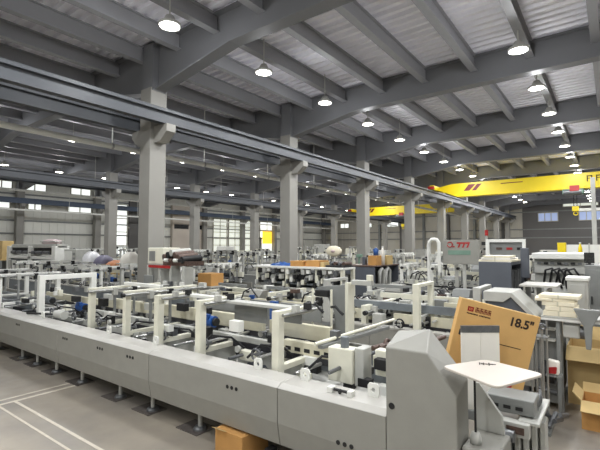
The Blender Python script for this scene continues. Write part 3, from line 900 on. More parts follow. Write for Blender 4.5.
m7 = gluer('hindmost long machine of the main bay under the crane', -9.3, 1.5, 26.2, 1.6, 1.3, 2.25, 21, 6, covers=8, frame='white', skin='lgrey', detail=0.5, wheels=False)
m7l = gluer('hindmost machine of the left bay, before the bright grid windows', -21.5, -10.9, 26.2, 1.6, 1.3, 2.3, 22, 6, covers=8, frame='white', skin='lgrey', detail=0.5, wheels=False)
m8l = gluer('machine beside the left wall beyond the second columns', -34.5, -24.0, 15.2, 1.8, 1.3, 2.3, 23, 6, covers=7, frame='lgrey', skin='bluegrey', detail=0.5, wheels=False)

for x, mt in ((-2.75, 'cream'), (-4.6, 'lgrey'), (-1.75, 'lgrey')):
    MB().bx(x - 0.06, x + 0.06, 7.0, 7.1, 0.9, 1.74).bx(x - 0.05, x + 0.05, 7.7, 7.8, 0.9, 1.74).bx(x - 0.045, x + 0.045, 7.05, 7.75, 1.68, 1.738).build('tall_frame', mt, m2, 0.008)
    B(x - 0.08, x + 0.08, 7.0, 7.26, 0.84, 0.9).build('frame_bracket', 'mgrey', m2)
B(-4.4, -1.2, 7.6, 7.66, 1.16, 1.3).build('long_rail', 'bluegrey', m2)
B(-3.9, -1.2, 8.0, 8.05, 1.34, 1.44).build('long_rail', 'cream', m2)
# end unit, rods and hood of the second machine
eu = B(-0.99, -0.7, 7.3, 8.6, 0.08, 1.3).build('end_unit', 'mgrey', m2, 0.01)
for z in (1.0, 1.16):
    B(-0.98, -0.72, 7.18, 7.3, z, z + 0.03).build('white_bar', 'white', eu)
MB().cyl((-0.9, 7.22, 0.55), (-0.74, 7.22, 0.55), 0.16, 18).build('black_wheel', 'black', eu)
for k in range(3):
    MB().cyl((-0.95, 7.2 + 0.02 * k, 0.3 + 0.14 * k), (-0.72, 7.2, 0.26 + 0.14 * k), 0.035, 10).build('drive_drum', 'dsteel', eu)
hd = MB().prism([(-1.6, 1.2), (-1.6, 1.66), (-1.25, 1.66), (-0.88, 1.32), (-0.88, 1.2)], 'y', 6.9, 7.24).build('hood', 'slate', m2, 0.01)
MB().prism([(-1.62, 1.56), (-1.62, 1.71), (-1.22, 1.71), (-0.88, 1.36), (-0.92, 1.31), (-1.24, 1.64), (-1.34, 1.56)], 'y', 6.86, 7.6).build('hood_top', 'lgrey', hd, 0.008)
for k in range(3):
    B(-1.2 + 0.16 * k, -1.17 + 0.16 * k, 7.7, 8.3, 1.3, 1.74 - 0.02 * k).build('side_plate', 'lgrey', m2)
B(-1.25, -0.72, 7.65, 8.4, 1.74, 1.77).build('top_strip', 'strip', m2)
rk = thing('rod_stand', 'upright stand of slim grey rods between the tilted carton and the floor box', 'rod stand', (-0.8, 6.35, 0))
B(-0.94, -0.7, 6.2, 6.6, 0, 0.04).build('base', 'mgrey', rk)
for k in range(5):
    x, y = -0.9 + 0.042 * k, 6.3 + 0.07 * (k % 3)
    MB().cyl((x, y, 0.04), (x, y, 1.42 - 0.06 * (k % 2)), 0.013, 10).build('rod', 'steel', rk)
B(-0.93, -0.71, 6.28, 6.46, 1.2, 1.22).build('top_plate', 'mgrey', rk)
for k in range(6):
    MB().cyl((-0.9 + 0.06 * k, 6.24, 0.1 + 0.09 * (k % 3)), (-0.84 + 0.06 * k, 6.45, 0.16 + 0.07 * (k % 2)), 0.028, 10).build('roller', 'dsteel', rk)
for k in range(3):
    MB().ring((-0.9 + 0.07 * k, 6.24, 1.36), (0, 1, 0.2), 0.035, 0.012).build('hand_wheel', 'dsteel', rk)
B(-0.76, -0.58, 6.38, 6.56, 0.7, 0.715).build('side_shelf', 'mgrey', rk)
rp = thing('plastic_package', 'red and white plastic package stuck upright beside the grey rods', 'package', (-0.62, 6.47, 0.715))
MB().prism(rounded([(-0.75, 0.717), (-0.61, 0.717), (-0.6, 0.89), (-0.74, 0.91)], 0.03), 'y', 6.42, 6.52).build('bag', 'wpaper', rp, 0.015)
MB().prism(rounded([(-0.745, 0.73), (-0.64, 0.74), (-0.63, 0.83), (-0.73, 0.81)], 0.02), 'y', 6.405, 6.42).build('red_print', 'red', rp)

# delivery table at the right with the cream blanks
dt = thing('delivery_table', 'grey delivery table carrying the stack of cream blanks', 'table', (-0.35, 7.1, 0))
B(-0.86, 0.5, 6.9, 7.3, 1.38, 1.41).build('table_top', 'lgrey', dt, 0.006)
B(-0.86, 0.5, 6.9, 6.93, 1.35, 1.38).build('edge_rail', 'white', dt)
for x in (0.4,):
    for y in (6.94, 7.22):
        B(x, x + 0.06, y, y + 0.06, 0, 1.38).build('leg', 'mgrey', dt)
for y in (6.94, 7.2):
    B(-0.68, -0.63, y, y + 0.05, 0, 1.38).build('leg', 'mgrey', dt)
MB().prism([(-0.46, 1.55), (-0.14, 1.55), (-0.25, 1.32), (-0.27, 1.02), (-0.33, 1.02), (-0.35, 1.32)], 'y', 6.8, 6.88).build('funnel_bracket', 'mgrey', dt, 0.01)
B(-0.6, -0.4, 6.95, 7.2, 1.12, 1.3).build('drive_box', 'lgrey', dt, 0.02)
MB().cyl((-0.42, 7.05, 1.2), (-0.3, 7.05, 1.2), 0.09, 14).build('roller', 'dsteel', dt)
names = ('lowest', 'second lowest', 'middle', 'second from top', 'topmost')
z = 1.4115
for k in range(5):
    st = thing('paper_bundle', '%s bundle in the stack of cream blanks on the delivery table' % names[k], 'paper bundle', (-0.63, 7.1, z), 'cream blanks on the delivery table')
    dx = (0.0, 0.02, -0.01, -0.07, 0.0)[k]
    e = 0.045 if k in (3, 4) else 0
    h = (0.07, 0.07, 0.06, 0.04, 0.05)[k]
    mb = MB().rbox((-0.63 + dx, 7.1, z + h / 2), (0.4 + e * 2, 0.38, h), R((0, 2, -2, 5, -3)[k]))
    mb.build('blanks', 'paper', st, 0.008)
    B(-0.65 + dx, -0.63 + dx, 6.905, 6.912, z, z + h).build('paper_band', 'beige', st)
    z += h + 0.0015

# small grey white unit, grey cabinet, screens
su = thing('control_cabinet', 'small pale cabinet with a white lid beside the cream blanks', 'cabinet', (-0.5, 8.9, 0))
B(-0.66, -0.36, 8.6, 9.1, 0.0, 1.8).build('body', 'lgrey', su, 0.01)
B(-0.68, -0.34, 8.58, 9.12, 1.8, 1.86).build('lid', 'white', su, 0.01)
B(-0.62, -0.4, 8.585, 8.6, 1.3, 1.74).build('door', 'lgrey', su, 0.004)
gc = thing('control_cabinet', 'tall grey cabinet at the right edge under the black screen', 'cabinet', (-0.2, 10.2, 0))
B(-0.45, 0.1, 9.7, 10.7, 0, 2.03).build('body', 'mgrey', gc, 0.01)
B(-0.4, 0.05, 9.685, 9.7, 0.2, 1.95).build('door', 'mgrey', gc, 0.004)
MB().cyl((-0.35, 9.66, 1.3), (-0.35, 9.66, 1.45), 0.012, 8).build('handle', 'black', gc)
mo = thing('screen', 'black monitor on top of the tall grey cabinet at the right edge', 'screen', (-0.35, 10.1, 2.03))
B(-0.47, -0.3, 10.05, 10.1, 2.06, 2.27).build('display', 'screen', mo, 0.008)
MB().bx(-0.41, -0.36, 10.08, 10.12, 2.04, 2.2).bx(-0.45, -0.31, 10.0, 10.18, 2.03, 2.045).build('stand', 'black', mo)
wm = thing('printing_unit', 'white machine with looping black hoses between the dark cabinet and the black screen', 'machine', (-1.0, 11.6, 0))
B(-1.5, -0.5, 11.2, 12.4, 0.1, 2.1).build('body', 'lgrey', wm, 0.02)
B(-1.52, -0.48, 11.0, 12.3, 2.1, 2.24).build('top_beam', 'white', wm, 0.02)
B(-1.48, -0.52, 11.12, 11.2, 1.78, 1.95).build('front_beam', 'lgrey', wm)
B(-1.5, -0.5, 11.3, 12.2, 0.0, 0.1).build('plinth', 'black', wm)
for k in range(4):
    pts = [(-1.3 + 0.12 * k, 11.1, 1.55), (-1.25 + 0.13 * k, 10.98, 1.85), (-1.12 + 0.14 * k, 10.96, 1.9), (-1.0 + 0.13 * k, 11.0, 1.75), (-0.95 + 0.1 * k, 11.08, 1.45)]
    MB().tube(pts, 0.025).build('hose', 'black', wm)
for k in range(7):
    B(-1.42 + 0.13 * k, -1.34 + 0.13 * k, 11.08, 11.13, 1.98, 2.03).build('nozzle_block', 'black' if k % 2 else 'dsteel', wm)
B(-1.3, -0.7, 11.1, 11.2, 1.1, 1.5).build('access_panel', 'white', wm, 0.01)

# dark cabinet, second feeder
dc = thing('feeder_cabinet', 'tall slate cabinet standing behind the tilted carton', 'cabinet', (-1.9, 10.0, 0))
MB().bx(-2.2, -1.6, 9.0, 9.06, 0.05, 2.08).build('front_panel', 'slate', dc, 0.008)
B(-2.2, -2.14, 9.06, 10.7, 0.05, 2.08).build('side_panel', 'slate', dc)
B(-2.14, -1.6, 10.6, 10.7, 0.05, 2.08).build('rear_panel', 'slate', dc)
B(-2.14, -1.6, 9.06, 10.6, 2.02, 2.08).build('roof', 'slate', dc)
B(-2.2, -1.6, 9.0, 10.7, 0.0, 0.05).build('plinth', 'black', dc)
B(-2.1, -1.75, 9.1, 10.5, 0.4, 1.9).build('inner_unit', 'black', dc)
for k in range(5):
    MB().cyl((-1.72, 9.2 + 0.3 * k, 1.2), (-1.68, 9.2 + 0.3 * k, 1.9), 0.04, 8).build('valve', 'dsteel', dc)
ds = thing('screen', 'dark upright display panel right of the slate cabinet', 'screen', (-1.42, 9.6, 0))
B(-1.52, -1.36, 9.5, 9.56, 1.75, 2.36).build('display', 'slate', ds, 0.02)
MB().cyl((-1.44, 9.6, 0.04), (-1.44, 9.6, 1.9), 0.03, 10).cyl((-1.44, 9.6, 0), (-1.44, 9.6, 0.04), 0.15, 16).build('stand', 'black', ds)
z = 2.08
for k, (mt, w_) in enumerate((('paper', 0.62), ('wpaper', 0.56), ('paper', 0.5))):
    ps = thing('paper_sheets', '%s layer of cream sheets lying on the tall slate cabinet' % ('bottom', 'middle', 'top')[k], 'paper', (-1.9, 9.5, z), 'sheets on the slate cabinet')
    MB().rbox((-1.9, 9.5, z + 0.02), (w_, 0.8, 0.04), R(3 * k - 3)).build('sheets', mt, ps, 0.006)
    B(-1.92, -1.9, 9.09, 9.095, z, z + 0.038).build('paper_band', 'beige', ps)
    z += 0.0415
gp = thing('panel_rack', 'grey board in a white frame standing behind the sheets on the slate cabinet', 'panel', (-2.2, 12.05, 0))
B(-2.66, -1.86, 12.1, 12.14, 1.95, 2.5).build('board', 'mgrey', gp)
MB().bx(-2.75, -1.8, 12.02, 12.12, 2.5, 2.58).bx(-2.75, -2.66, 12.02, 12.12, 0, 2.5).bx(-1.87, -1.8, 12.02, 12.12, 0, 2.5).build('frame', 'white', gp)
for k in range(3):
    B(-2.5 + 0.25 * k, -2.36 + 0.25 * k, 12.08, 12.1, 2.3, 2.36).build('tag', ('brown', 'red', 'black')[k], gp)

# slate feeder cabinet with goods on top
fc = thing('feeder_cabinet', 'low slate cabinet with an open dark end and small boxes on top', 'cabinet', (-7.1, 14, 0))
B(-7.85, -6.55, 13.0, 13.06, 0.05, 1.68).build('front_panel', 'slate', fc, 0.01)
B(-7.85, -7.79, 13.06, 15.0, 0.05, 1.68).build('side_panel', 'slate', fc)
B(-7.79, -6.55, 14.94, 15.0, 0.05, 1.68).build('rear_panel', 'slate', fc)
B(-7.87, -6.53, 12.98, 15.02, 1.68, 1.72).build('roof', 'brown', fc, 0.005)
B(-7.79, -6.9, 13.1, 14.9, 0.1, 1.6).build('inner_unit', 'black', fc)
B(-7.85, -6.55, 13.0, 15.0, 0, 0.05).build('plinth', 'black', fc)
for y in (13.5, 14.0):
    MB().tube([(-6.62, y, 1.0), (-6.6, y, 1.5), (-6.6, y + 0.15, 1.6), (-6.6, y + 0.3, 1.5), (-6.62, y + 0.32, 1.0)], 0.07, 10).build('white_duct', 'lgrey', fc)
def box_thing(x0, x1, y0, y1, z0, z1, mat, label, cat='box', name='cardboard_box', lid='card3', open_=False, left=True):
    t = thing(name, label, cat, ((x0 + x1) / 2, (y0 + y1) / 2, z0))
    if not open_:
        B(x0, x1, y0, y1, z0, z1).build('box_body', mat, t, 0.006)
        B(x0, x1, (y0 + y1) / 2 - 0.025, (y0 + y1) / 2 + 0.025, z1, z1 + 0.002).build('sealing_tape', lid, t)
    else:
        k = 0.012
        MB().bx(x0, x1, y0, y0 + k, z0, z1).bx(x0, x1, y1 - k, y1, z0, z1).bx(x0, x0 + k, y0 + k, y1 - k, z0, z1).bx(x1 - k, x1, y0 + k, y1 - k, z0, z1).bx(x0 + k, x1 - k, y0 + k, y1 - k, z0, z0 + k).build('box_body', mat, t)
        h = (y1 - y0) * 0.4
        MB().prism([(y0, z1), (y0 - h * 0.8, z1 - h * 0.5), (y0 - h * 0.8 - 0.008, z1 - h * 0.5 + 0.012), (y0, z1 + 0.014)], 'x', x0, x1).build('flap', lid, t)
        MB().prism([(y1, z1), (y1 + h * 0.3, z1 + h * 0.6), (y1 + h * 0.3 - 0.012, z1 + h * 0.6 + 0.005), (y1 - 0.012, z1)], 'x', x0, x1).build('flap', lid, t)
        if left: MB().prism([(x0, z1), (x0 - h * 0.5, z1 + h * 0.5), (x0 - h * 0.5 + 0.01, z1 + h * 0.5 + 0.01), (x0 + 0.012, z1)], 'y', y0, y1).build('flap', lid, t)
    return t
box_thing(-6.95, -6.62, 13.3, 13.7, 1.72, 2.06, 'card2', 'orange-brown box at the corner on the low slate cabinet')
box_thing(-7.0, -6.6, 14.1, 14.6, 1.72, 2.05, 'card3', 'pale cardboard box at the rear of the low slate cabinet')
def bottle(x, y, z, h, r, mat, label):
    t = thing('bottle', label, 'bottle', (x, y, z))
    MB().lathe([(0, 0), (r, 0), (r, h * 0.7), (r * 0.45, h * 0.85), (r * 0.45, h * 0.93), (0, h * 0.93)], (x, y, z), 16).build('bottle_body', mat, t)
    MB().lathe([(0, h * 0.93), (r * 0.52, h * 0.93), (r * 0.52, h), (0, h)], (x, y, z), 12).build('cap', 'white', t)
bottle(-6.74, 13.5, 2.064, 0.3, 0.09, 'blue', 'blue bottle standing on the orange-brown box')
bottle(-6.7, 13.95, 1.72, 0.66, 0.08, 'wpaper', 'tall white bottle between the two boxes on the slate cabinet')
gk = thing('hand_tool', 'green hand tool lying on the low slate cabinet left of its boxes', 'tool', (-7.35, 13.5, 1.72))
MB().bx(-7.5, -7.3, 13.45, 13.6, 1.98, 2.1).bx(-7.46, -7.4, 13.5, 13.56, 1.74, 2.0).build('body', 'green', gk, 0.02)
MB().bx(-7.52, -7.3, 13.44, 13.62, 1.72, 1.74).build('base', 'wpaper', gk)
MB().bx(-7.26, -7.14, 13.45, 13.6, 1.72, 2.0).build('motor_block', 'slate', gk, 0.01)
# cream oval sign behind
ov = thing('fan', 'cream oval fan standing behind the low slate cabinet', 'fan', (-8.75, 13.9, 0))
MB().lathe([(0, -0.08), (0.28, -0.08), (0.34, 0.0), (0.28, 0.08), (0, 0.08)], (0, 0, 0), 20).build('tmp', 'paper', None)
o_ = bpy.data.objects['tmp']; o_.name = 'fan_head'; o_.parent = ov; o_.scale = (1, 0.62, 1); o_.location = (0, 0, 2.2); o_.rotation_euler = (R(90), 0, R(10))
MB().lathe([(0, 0), (0.09, 0), (0.09, 0.02), (0, 0.02)], (0, 0, 0), 14).build('fan_hub', 'pink', o_, local=True).location = (0, 0, 0.08)
MB().cyl((-8.75, 13.96, 0.03), (-8.75, 13.96, 2.05), 0.03, 10).build('pole', 'white', ov)
MB().lathe([(0, 0), (0.25, 0), (0.22, 0.04), (0, 0.05)], (-8.75, 13.96, 0), 18).build('base', 'lgrey', ov)

# table with blue cloth
tb = thing('work_table', 'large white work table with blue cloth and brown boxes, over dark rollers', 'table', (-7.5, 10.6, 0))
B(-9.3, -5.95, 9.9, 10.62, 1.73, 1.79).build('table_top', 'white', tb, 0.008)
for x in (-9.2, -8.0, -6.9, -6.05):
    for y in (9.94, 10.5):
        B(x, x + 0.1, y, y + 0.1, 0, 1.73).build('leg', 'cream', tb, 0.006)
for z, mt in ((1.25, 'bluegrey'), (0.9, 'lgrey')):
    B(-9.2, -6.0, 10.0, 10.55, z, z + 0.05).build('shelf', mt, tb)
for k in range(14):
    x = -9.0 + 0.22 * k
    MB().cyl((x, 10.02, 1.42 + 0.06 * (k % 2)), (x, 10.5, 1.42 + 0.06 * (k % 2)), 0.1, 12).build('roller', ('dsteel', 'black', 'lgrey')[k % 3], tb)
for k in range(16):
    x = -9.1 + 0.19 * k
    B(x, x + 0.12, 9.92, 10.0, 1.56 + 0.03 * (k % 3), 1.7).build('clamp_block', ('black', 'lgrey', 'white', 'dsteel')[k % 4], tb)
for k in range(9):
    x = -9.0 + 0.34 * k
    B(x, x + 0.22, 10.0, 10.2, 0.96, 1.1 + 0.04 * (k % 3)).build('drawer_unit', ('lgrey', 'cream', 'mgrey')[k % 3], tb)
for k in range(22):
    x = -9.15 + 0.14 * k
    B(x, x + (0.05, 0.1, 0.08)[k % 3], 9.84, 9.98, 1.2 + 0.07 * (k % 4), 1.34 + 0.07 * (k % 4)).build('clamp_block', ('white', 'black', 'lgrey', 'cream', 'dsteel')[k % 5], tb)
B(-9.2, -6.0, 10.54, 10.58, 0.3, 1.6).build('back_panel', 'bluegrey', tb)
B(-9.2, -6.0, 9.86, 9.9, 1.1, 1.17).build('front_bar', 'lgrey', tb)
bc = thing('folded_cloth', 'crumpled blue cloth on the white work table', 'cloth', (-8.2, 10.3, 1.79))
mb = MB()
n = 12
vs = []
for i in range(n + 1):
    for j in range(n + 1):
        a, b = i / n, j / n
        e = min(1, 6 * min(a, b, 1 - a, 1 - b))
        vs.append((-8.75 + 0.8 * a + 0.1 * math.sin(b * 5), 10.0 + 0.6 * b + 0.05 * math.sin(a * 9), 1.792 + e * (0.07 + 0.05 * math.sin(a * 11 + b * 4) * math.cos(b * 9))))
mb.add(vs, [(i * (n + 1) + j, (i + 1) * (n + 1) + j, (i + 1) * (n + 1) + j + 1, i * (n + 1) + j + 1) for i in range(n) for j in range(n)], True)
mb.build('cloth', 'blue', bc)
box_thing(-7.85, -7.4, 10.0, 10.5, 1.79, 1.95, 'card2', 'flat brown box on the work table right of the blue cloth')
box_thing(-7.35, -6.85, 10.1, 10.6, 1.79, 1.97, 'card2', 'brown box at the middle right of the white work table')
box_thing(-6.82, -6.7, 10.1, 10.5, 1.79, 1.93, 'card3', 'narrow pale carton right of the brown boxes on the white work table')
tool = thing('tool_heap', 'dark oily tool head beyond the right end of the white work table', 'tool', (-6.3, 10.4, 1.79))
MB().bx(-6.65, -6.0, 10.1, 10.55, 1.79, 1.85).build('plate', 'black', tool, 0.01)
for k in range(4):
    MB().cyl((-6.5 + 0.14 * k, 10.15, 1.9), (-6.45 + 0.14 * k, 10.5, 1.9), 0.05, 10).build('roller', 'brown' if k % 2 else 'dsteel', tool)

# control panel with red emblem
cp = thing('operator_console', 'grey control panel with a red emblem hung above the machines', 'control panel', (-3.48, 12.9, 0))
B(-4.14, -3.10, 12.75, 12.9, 1.86, 2.58).build('cabinet', 'panel', cp, 0.01)
MB().bx(-3.58, -3.50, 12.82, 12.9, 0, 1.86).build('post', 'lgrey', cp)
rg = MB()
yy = 12.742
pts = [(-3.92 + 0.075 * math.cos(a), yy, 2.44 + 0.075 * math.sin(a)) for a in [R(q) for q in range(150, -200, -25)]]
for a, b in zip(pts[:-1], pts[1:]):
    rg.cyl(a, b, 0.016, 6)
rg.build('emblem', 'red', cp)
MB().bx(-3.84, -3.78, yy, yy + 0.01, 2.36, 2.4).build('emblem', 'red', cp)
for k in range(3):
    x = -3.72 + 0.125 * k
    MB().prism([(x, 2.46), (x, 2.51), (x + 0.13, 2.51), (x + 0.07, 2.35), (x + 0.02, 2.35), (x + 0.07, 2.46)], 'y', yy, yy + 0.008).build('lettering', 'red', cp)
B(-3.98, -3.33, 12.744, 12.75, 2.14, 2.27).build('display', 'green', cp)

pa = thing('duct', 'white arched pipe left of the control panel with the red emblem', 'pipe', (-4.4, 12.8, 0))
MB().tube([(-4.550, 12.7, 0.0), (-4.550, 12.7, 2.4), (-4.530, 12.7, 2.52), (-4.450, 12.7, 2.6), (-4.300, 12.7, 2.6), (-4.240, 12.7, 2.5), (-4.220, 12.7, 1.6)], 0.055, 10).build('pipe', 'white', pa)
B(-4.600, -4.180, 12.68, 12.72, 2.1, 2.16).build('bracket', 'lgrey', pa)
sg = thing('signal_lamp', 'slim red signal lamp on a post right of the red-emblem panel', 'signal lamp', (-2.92, 12.9, 0))
MB().cyl((-2.92, 12.9, 0), (-2.92, 12.9, 2.7), 0.025, 8).build('post', 'lgrey', sg)
MB().cyl((-2.92, 12.9, 2.7), (-2.92, 12.9, 2.86), 0.045, 12).build('lamp', 'red', sg)
MB().bx(-3.05, -2.70, 12.85, 12.95, 2.42, 2.52).bx(-3.00, -2.75, 12.85, 12.95, 2.28, 2.34).build('cross_arm', 'black', sg)

# far right things
yp = thing('safety_post', 'yellow box post in front of the white partition at the right', 'post', (-1.24, 15.0, 0))
B(-1.36, -1.14, 14.9, 15.1, 0.03, 2.5).build('post', 'yellow', yp, 0.01)
B(-1.45, -1.05, 14.8, 15.2, 0, 0.03).build('base', 'black', yp)
wp = thing('partition', 'long white panel partition in the right background', 'partition', (0.5, 19.0, 0))
for k in range(4):
    B(-1.6 + 0.9 * k, -0.72 + 0.9 * k, 19.0, 19.06, 0, 2.45).build('panel', 'white', wp)
    B(-1.64 + 0.9 * k, -1.6 + 0.9 * k, 18.97, 19.09, 0, 2.5).build('frame_post', 'lgrey', wp)
bottle(-0.75, 14.3, 2.0, 0.5, 0.05, 'yellow', 'slim yellow bottle standing on a grey pedestal before the white partition')
pd = thing('pedestal', 'grey pedestal under the slim yellow bottle', 'pedestal', (-0.75, 14.3, 0))
B(-0.95, -0.55, 14.15, 14.45, 0, 1.96).build('body', 'lgrey', pd, 0.01)
B(-0.97, -0.53, 14.13, 14.47, 1.96, 2.0).build('top', 'card3', pd)
jc = thing('jib_crane_post', 'tall white post with a short bracket at the right edge', 'post', (-0.6, 20.4, 0))
jc.location.y = 23.0; LOC[jc.name] = Vector(jc.location)
B(-0.74, -0.56, 22.94, 23.12, 0, 5.5).build('mast', 'lgrey', jc, 0.01)
B(-1.2, -0.1, 22.95, 23.1, 4.0, 4.12).build('bracket', 'white', jc)
B(-0.9, -0.4, 22.8, 23.26, 0, 0.04).build('base_plate', 'lgrey', jc)

# floor cartons at the right
box_thing(-0.62, 0.35, 7.7, 8.5, 0.0, 0.86, 'card3', 'large open cardboard box on the floor at the right edge', open_=True, left=False)
box_thing(-0.4, 0.25, 6.72, 7.2, 0.0, 0.36, 'card2', 'low open cardboard box in front of the large one at the right edge', open_=True)
box_thing(-11.05, -10.4, 9.12, 9.66, 1.1, 1.5, 'card2', 'orange cardboard box beside the tall brown-roller machine', lid='card3')
st = thing('box_stand', 'grey stand holding up the orange cardboard box', 'stand', (-10.7, 9.2, 0))
MB().bx(-11.1, -10.35, 9.06, 9.72, 1.05, 1.1).build('top', 'lgrey', st)
for x in (-11.05, -10.45):
    for y in (9.1, 9.6):
        B(x, x + 0.05, y, y + 0.05, 0, 1.05).build('leg', 'lgrey', st)

# tall machine with brown rollers left of centre
tm = thing('printing_unit', 'tall machine with a cream head box and brown rollers in front of the nearest column', 'machine', (-8.1, 6.05, 0))
B(-8.85, -7.35, 5.75, 6.3, 0.05, 1.3).build('base', 'bluegrey', tm, 0.015)
for x in (-8.8, -8.35, -7.95, -7.5):
    B(x, x + 0.08, 5.75, 6.0, 1.3, 1.95).build('side_frame', 'lgrey', tm, 0.01)
B(-8.85, -8.25, 5.8, 6.28, 1.98, 2.36).build('head_box', 'cream', tm, 0.02)
B(-8.78, -8.55, 5.79, 5.8, 2.05, 2.28).build('head_window', 'mgrey', tm)
for k in range(6):
    MB().cyl((-8.2 + 0.13 * k, 5.78, 2.24 - 0.05 * abs(k - 2)), (-8.14 + 0.13 * k, 6.25, 2.28 - 0.05 * abs(k - 2)), 0.075, 14).build('roller', ('brown', 'black', 'lgrey', 'brown')[k % 4], tm)
for k in range(4):
    MB().cyl((-8.1 + 0.17 * k, 5.74, 2.08), (-7.98 + 0.17 * k, 5.74, 2.08), 0.04, 12).build('spool', ('white', 'brown', 'white', 'black')[k], tm)
B(-8.25, -7.4, 5.8, 6.28, 1.96, 2.06).build('roller_bed', 'brown', tm)
B(-8.7, -7.9, 5.72, 5.76, 1.9, 1.96).build('red_bar', 'red', tm)
B(-8.85, -8.5, 5.7, 5.75, 1.45, 1.72).build('control_box', 'mgrey', tm, 0.01)
for k in range(5):
    B(-8.3 + 0.2 * k, -8.2 + 0.2 * k, 5.69, 5.75, 1.34 + 0.06 * (k % 3), 1.62).build('clamp_block', ('lgrey', 'white', 'dsteel')[k % 3], tm, 0.006)

# left background things: wrapped goods, cabinets
def bundle(x, y, z, sx, sy, sz, mat, label, seed, cat='package', name='wrapped_package'):
    r = random.Random(seed)
    t = thing(name, label, cat, (x, y, z))
    prof, n = [], 18
    vs = []
    for i in range(7):
        v = i / 6
        k = (0.9, 1.0, 1.02, 1.0, 0.94, 0.75, 0.35)[i]
        for j in range(n):
            a = 2 * math.pi * j / n
            q = 1 / (abs(math.cos(a)) ** 4 + abs(math.sin(a)) ** 4) ** 0.25
            q *= k * (1 + r.uniform(-0.06, 0.06))
            vs.append((x + sx / 2 * q * math.cos(a), y + sy / 2 * q * math.sin(a), z + sz * v))
    mb = MB().add(vs, [(i * n + j, i * n + (j + 1) % n, (i + 1) * n + (j + 1) % n, (i + 1) * n + j) for i in range(6) for j in range(n)], True)
    mb.add(vs, [tuple(range(n))[::-1], tuple(range(6 * n, 7 * n))], True)
    mb.build('wrapped_body', mat, t)
    MB().rbox((x, y, z + sz * 0.45), (sx * 1.04, sy * 1.04, 0.04)).build('strap', 'lgrey', t)
def pallet(x, y, label, w=1.3, d=1.0, h=1.2, mat='card3'):
    t = thing('pallet_stand', label, 'stand', (x, y, 0))
    for k in range(3):
        B(x - w / 2, x + w / 2, y - d / 2 + k * (d - 0.1) / 2, y - d / 2 + 0.1 + k * (d - 0.1) / 2, 0, h - 0.06).build('support', 'mgrey', t)
    B(x - w / 2, x + w / 2, y - d / 2, y + d / 2, h - 0.06, h).build('deck', mat, t)
xs = ((-18.9, 'plastic', 0.85, 'clear-wrapped grey package, leftmost on the stands behind the left machines'),
      (-17.85, 'purple', 0.7, 'purple package among the wrapped goods at the left'),
      (-16.8, 'orange', 0.5, 'orange package among the wrapped goods at the left'),
      (-15.75, 'wpaper', 0.85, 'white-wrapped package leaning next to the nearest column'))
for i, (x, mt, h, lb) in enumerate(xs):
    pallet(x, 9.55, 'grey stand under the ' + lb.split(',')[0].split(' among')[0].split(' leaning')[0], h=1.3, d=0.8, w=0.95)
    bundle(x, 9.55, 1.3, 0.85, 0.7, h, mt, lb, 30 + i)
bc2 = thing('control_cabinet', 'pale grey cabinet standing between the left portal frame and the wrapped goods', 'cabinet', (-20.6, 9.6, 0))
B(-21.3, -20.1, 9.4, 10.1, 0.0, 2.25).build('body', 'lgrey', bc2, 0.02)
B(-21.25, -20.5, 9.385, 9.4, 0.3, 2.15).build('door', 'white', bc2, 0.006)
for k in range(4):
    B(-20.4, -20.16, 9.385, 9.4, 1.3 + 0.22 * k, 1.42 + 0.22 * k).build('vent', 'mgrey', bc2)
lm = thing('stripping_machine', 'broad pale machine with dark roller slots near the left edge', 'machine', (-25.5, 9.7, 0))
for x in (-28.6, -25.6, -22.7):
    B(x, x + 0.4, 9.4, 10.1, 0.0, 2.4).build('side_frame', 'white', lm, 0.02)
B(-28.2, -22.3, 9.5, 10.0, 2.3, 2.5).build('top_beam', 'lgrey', lm, 0.02)
B(-28.2, -22.7, 9.55, 10.0, 1.95, 2.3).build('slot', 'black', lm)
B(-28.2, -22.7, 9.4, 10.1, 1.7, 1.85).build('middle_beam', 'white', lm, 0.02)
B(-28.2, -22.7, 9.5, 10.0, 0.2, 1.7).build('body', 'bluegrey', lm)
for k in range(9):
    B(-28.0 + 0.56 * k, -27.7 + 0.56 * k, 9.3, 9.5, 1.0 + 0.1 * (k % 3), 1.6).build('clamp_block', ('lgrey', 'white', 'dsteel')[k % 3], lm)
for k in range(6):
    MB().cyl((-28.0 + 0.85 * k, 9.48, 2.05), (-27.4 + 0.85 * k, 9.48, 2.05), 0.09, 10).build('roller', 'dsteel', lm)
box_thing(-29.9, -29.0, 9.3, 9.9, 1.6, 2.7, 'card3', 'tall cardboard box at the left edge on a grey stand')
pallet(-29.45, 9.6, 'grey stand under the tall cardboard box at the left edge', w=1.0, d=0.8, h=1.6)
bundle(-23.5, 9.75, 2.5, 1.7, 0.45, 0.26, 'pink', 'pale pink wrap draped on the broad pale machine at the left', 44)

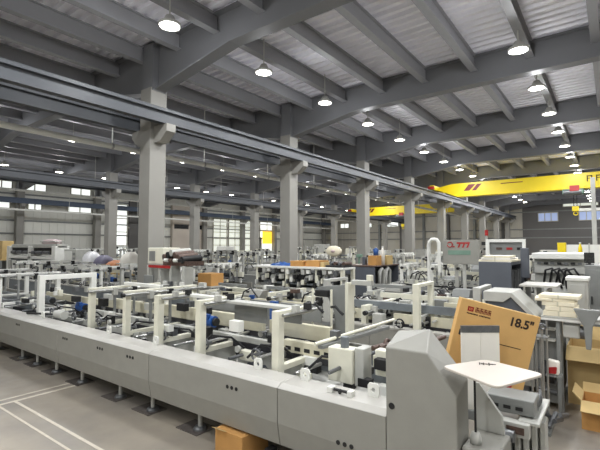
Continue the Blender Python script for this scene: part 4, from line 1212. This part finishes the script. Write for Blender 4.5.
# background clutter rows seen just above the machines
r = random.Random(99)
spots = [(-34, 24.0), (-31, 24.4), (-28, 23.8), (-25.5, 24.2), (-21, 32), (-18, 32.5), (-15, 32), (-12, 32.6), (-8.4, 32), (-5.6, 32.4), (-2.8, 32), (0, 32.5), (-20, 38), (-16, 38.4), (-12, 38)]
where = ('beside the cream block wall, leftmost', 'beside the cream block wall, second', 'beside the cream block wall, third', 'beside the cream block wall, nearest the second columns',
         'in the left bay background, first', 'in the left bay background, second', 'in the left bay background, third', 'in the left bay background beside the column',
         'in the main bay background beside the column', 'in the main bay background, second', 'in the main bay background, third', 'in the main bay background, rightmost',
         'far back before the grid windows, left', 'far back before the grid windows, middle', 'far back before the grid windows, right')
for i, ((x, y), wh) in enumerate(zip(spots, where)):
    mt = ('lgrey', 'white', 'mgrey', 'bluegrey', 'cream')[i % 5]
    t = thing('machine_unit', '%s machine unit %s' % (('pale', 'white', 'grey', 'blue-grey', 'cream')[i % 5], wh), 'machine', (x, y, 0), 'machine units in the background')
    w, d, h = r.uniform(1.5, 2.3), 1.2, r.uniform(1.9, 2.6)
    B(x - w / 2, x + w / 2, y - d / 2, y + d / 2, 0.05, h * 0.7).build('body', mt, t, 0.02)
    B(x - w / 2, x + w * 0.1, y - d * 0.4, y + d * 0.4, h * 0.7, h).build('head', ('white', 'lgrey', 'cream')[i % 3], t, 0.02)
    for k in range(3):
        MB().cyl((x + w * 0.15, y - d * 0.3 + 0.3 * k, h * 0.75), (x + w * 0.48, y - d * 0.3 + 0.3 * k, h * 0.75), 0.08, 10).build('roller', ('black', 'dsteel', 'brown')[k], t)
    B(x - w * 0.4, x - w * 0.1, y - d / 2 - 0.02, y - d / 2, h * 0.3, h * 0.6).build('door', 'mgrey', t)
    B(x - w / 2, x + w / 2, y - d / 2, y + d / 2, 0, 0.05).build('plinth', 'black', t)

SC.view_settings.view_transform = 'Standard'
SC.view_settings.look = 'None'
SC.view_settings.gamma = 1
SC.view_settings.exposure = 0.2
SC.view_settings.use_curve_mapping = False
w = bpy.data.worlds.new('world')
w.use_nodes = True
w.node_tree.nodes['Background'].inputs[0].default_value = (0.6, 0.7, 0.85, 1)
w.node_tree.nodes['Background'].inputs[1].default_value = 0.3
SC.world = w
SC.cycles.max_bounces = 8
SC.cycles.diffuse_bounces = 5
SC.cycles.use_denoising = True
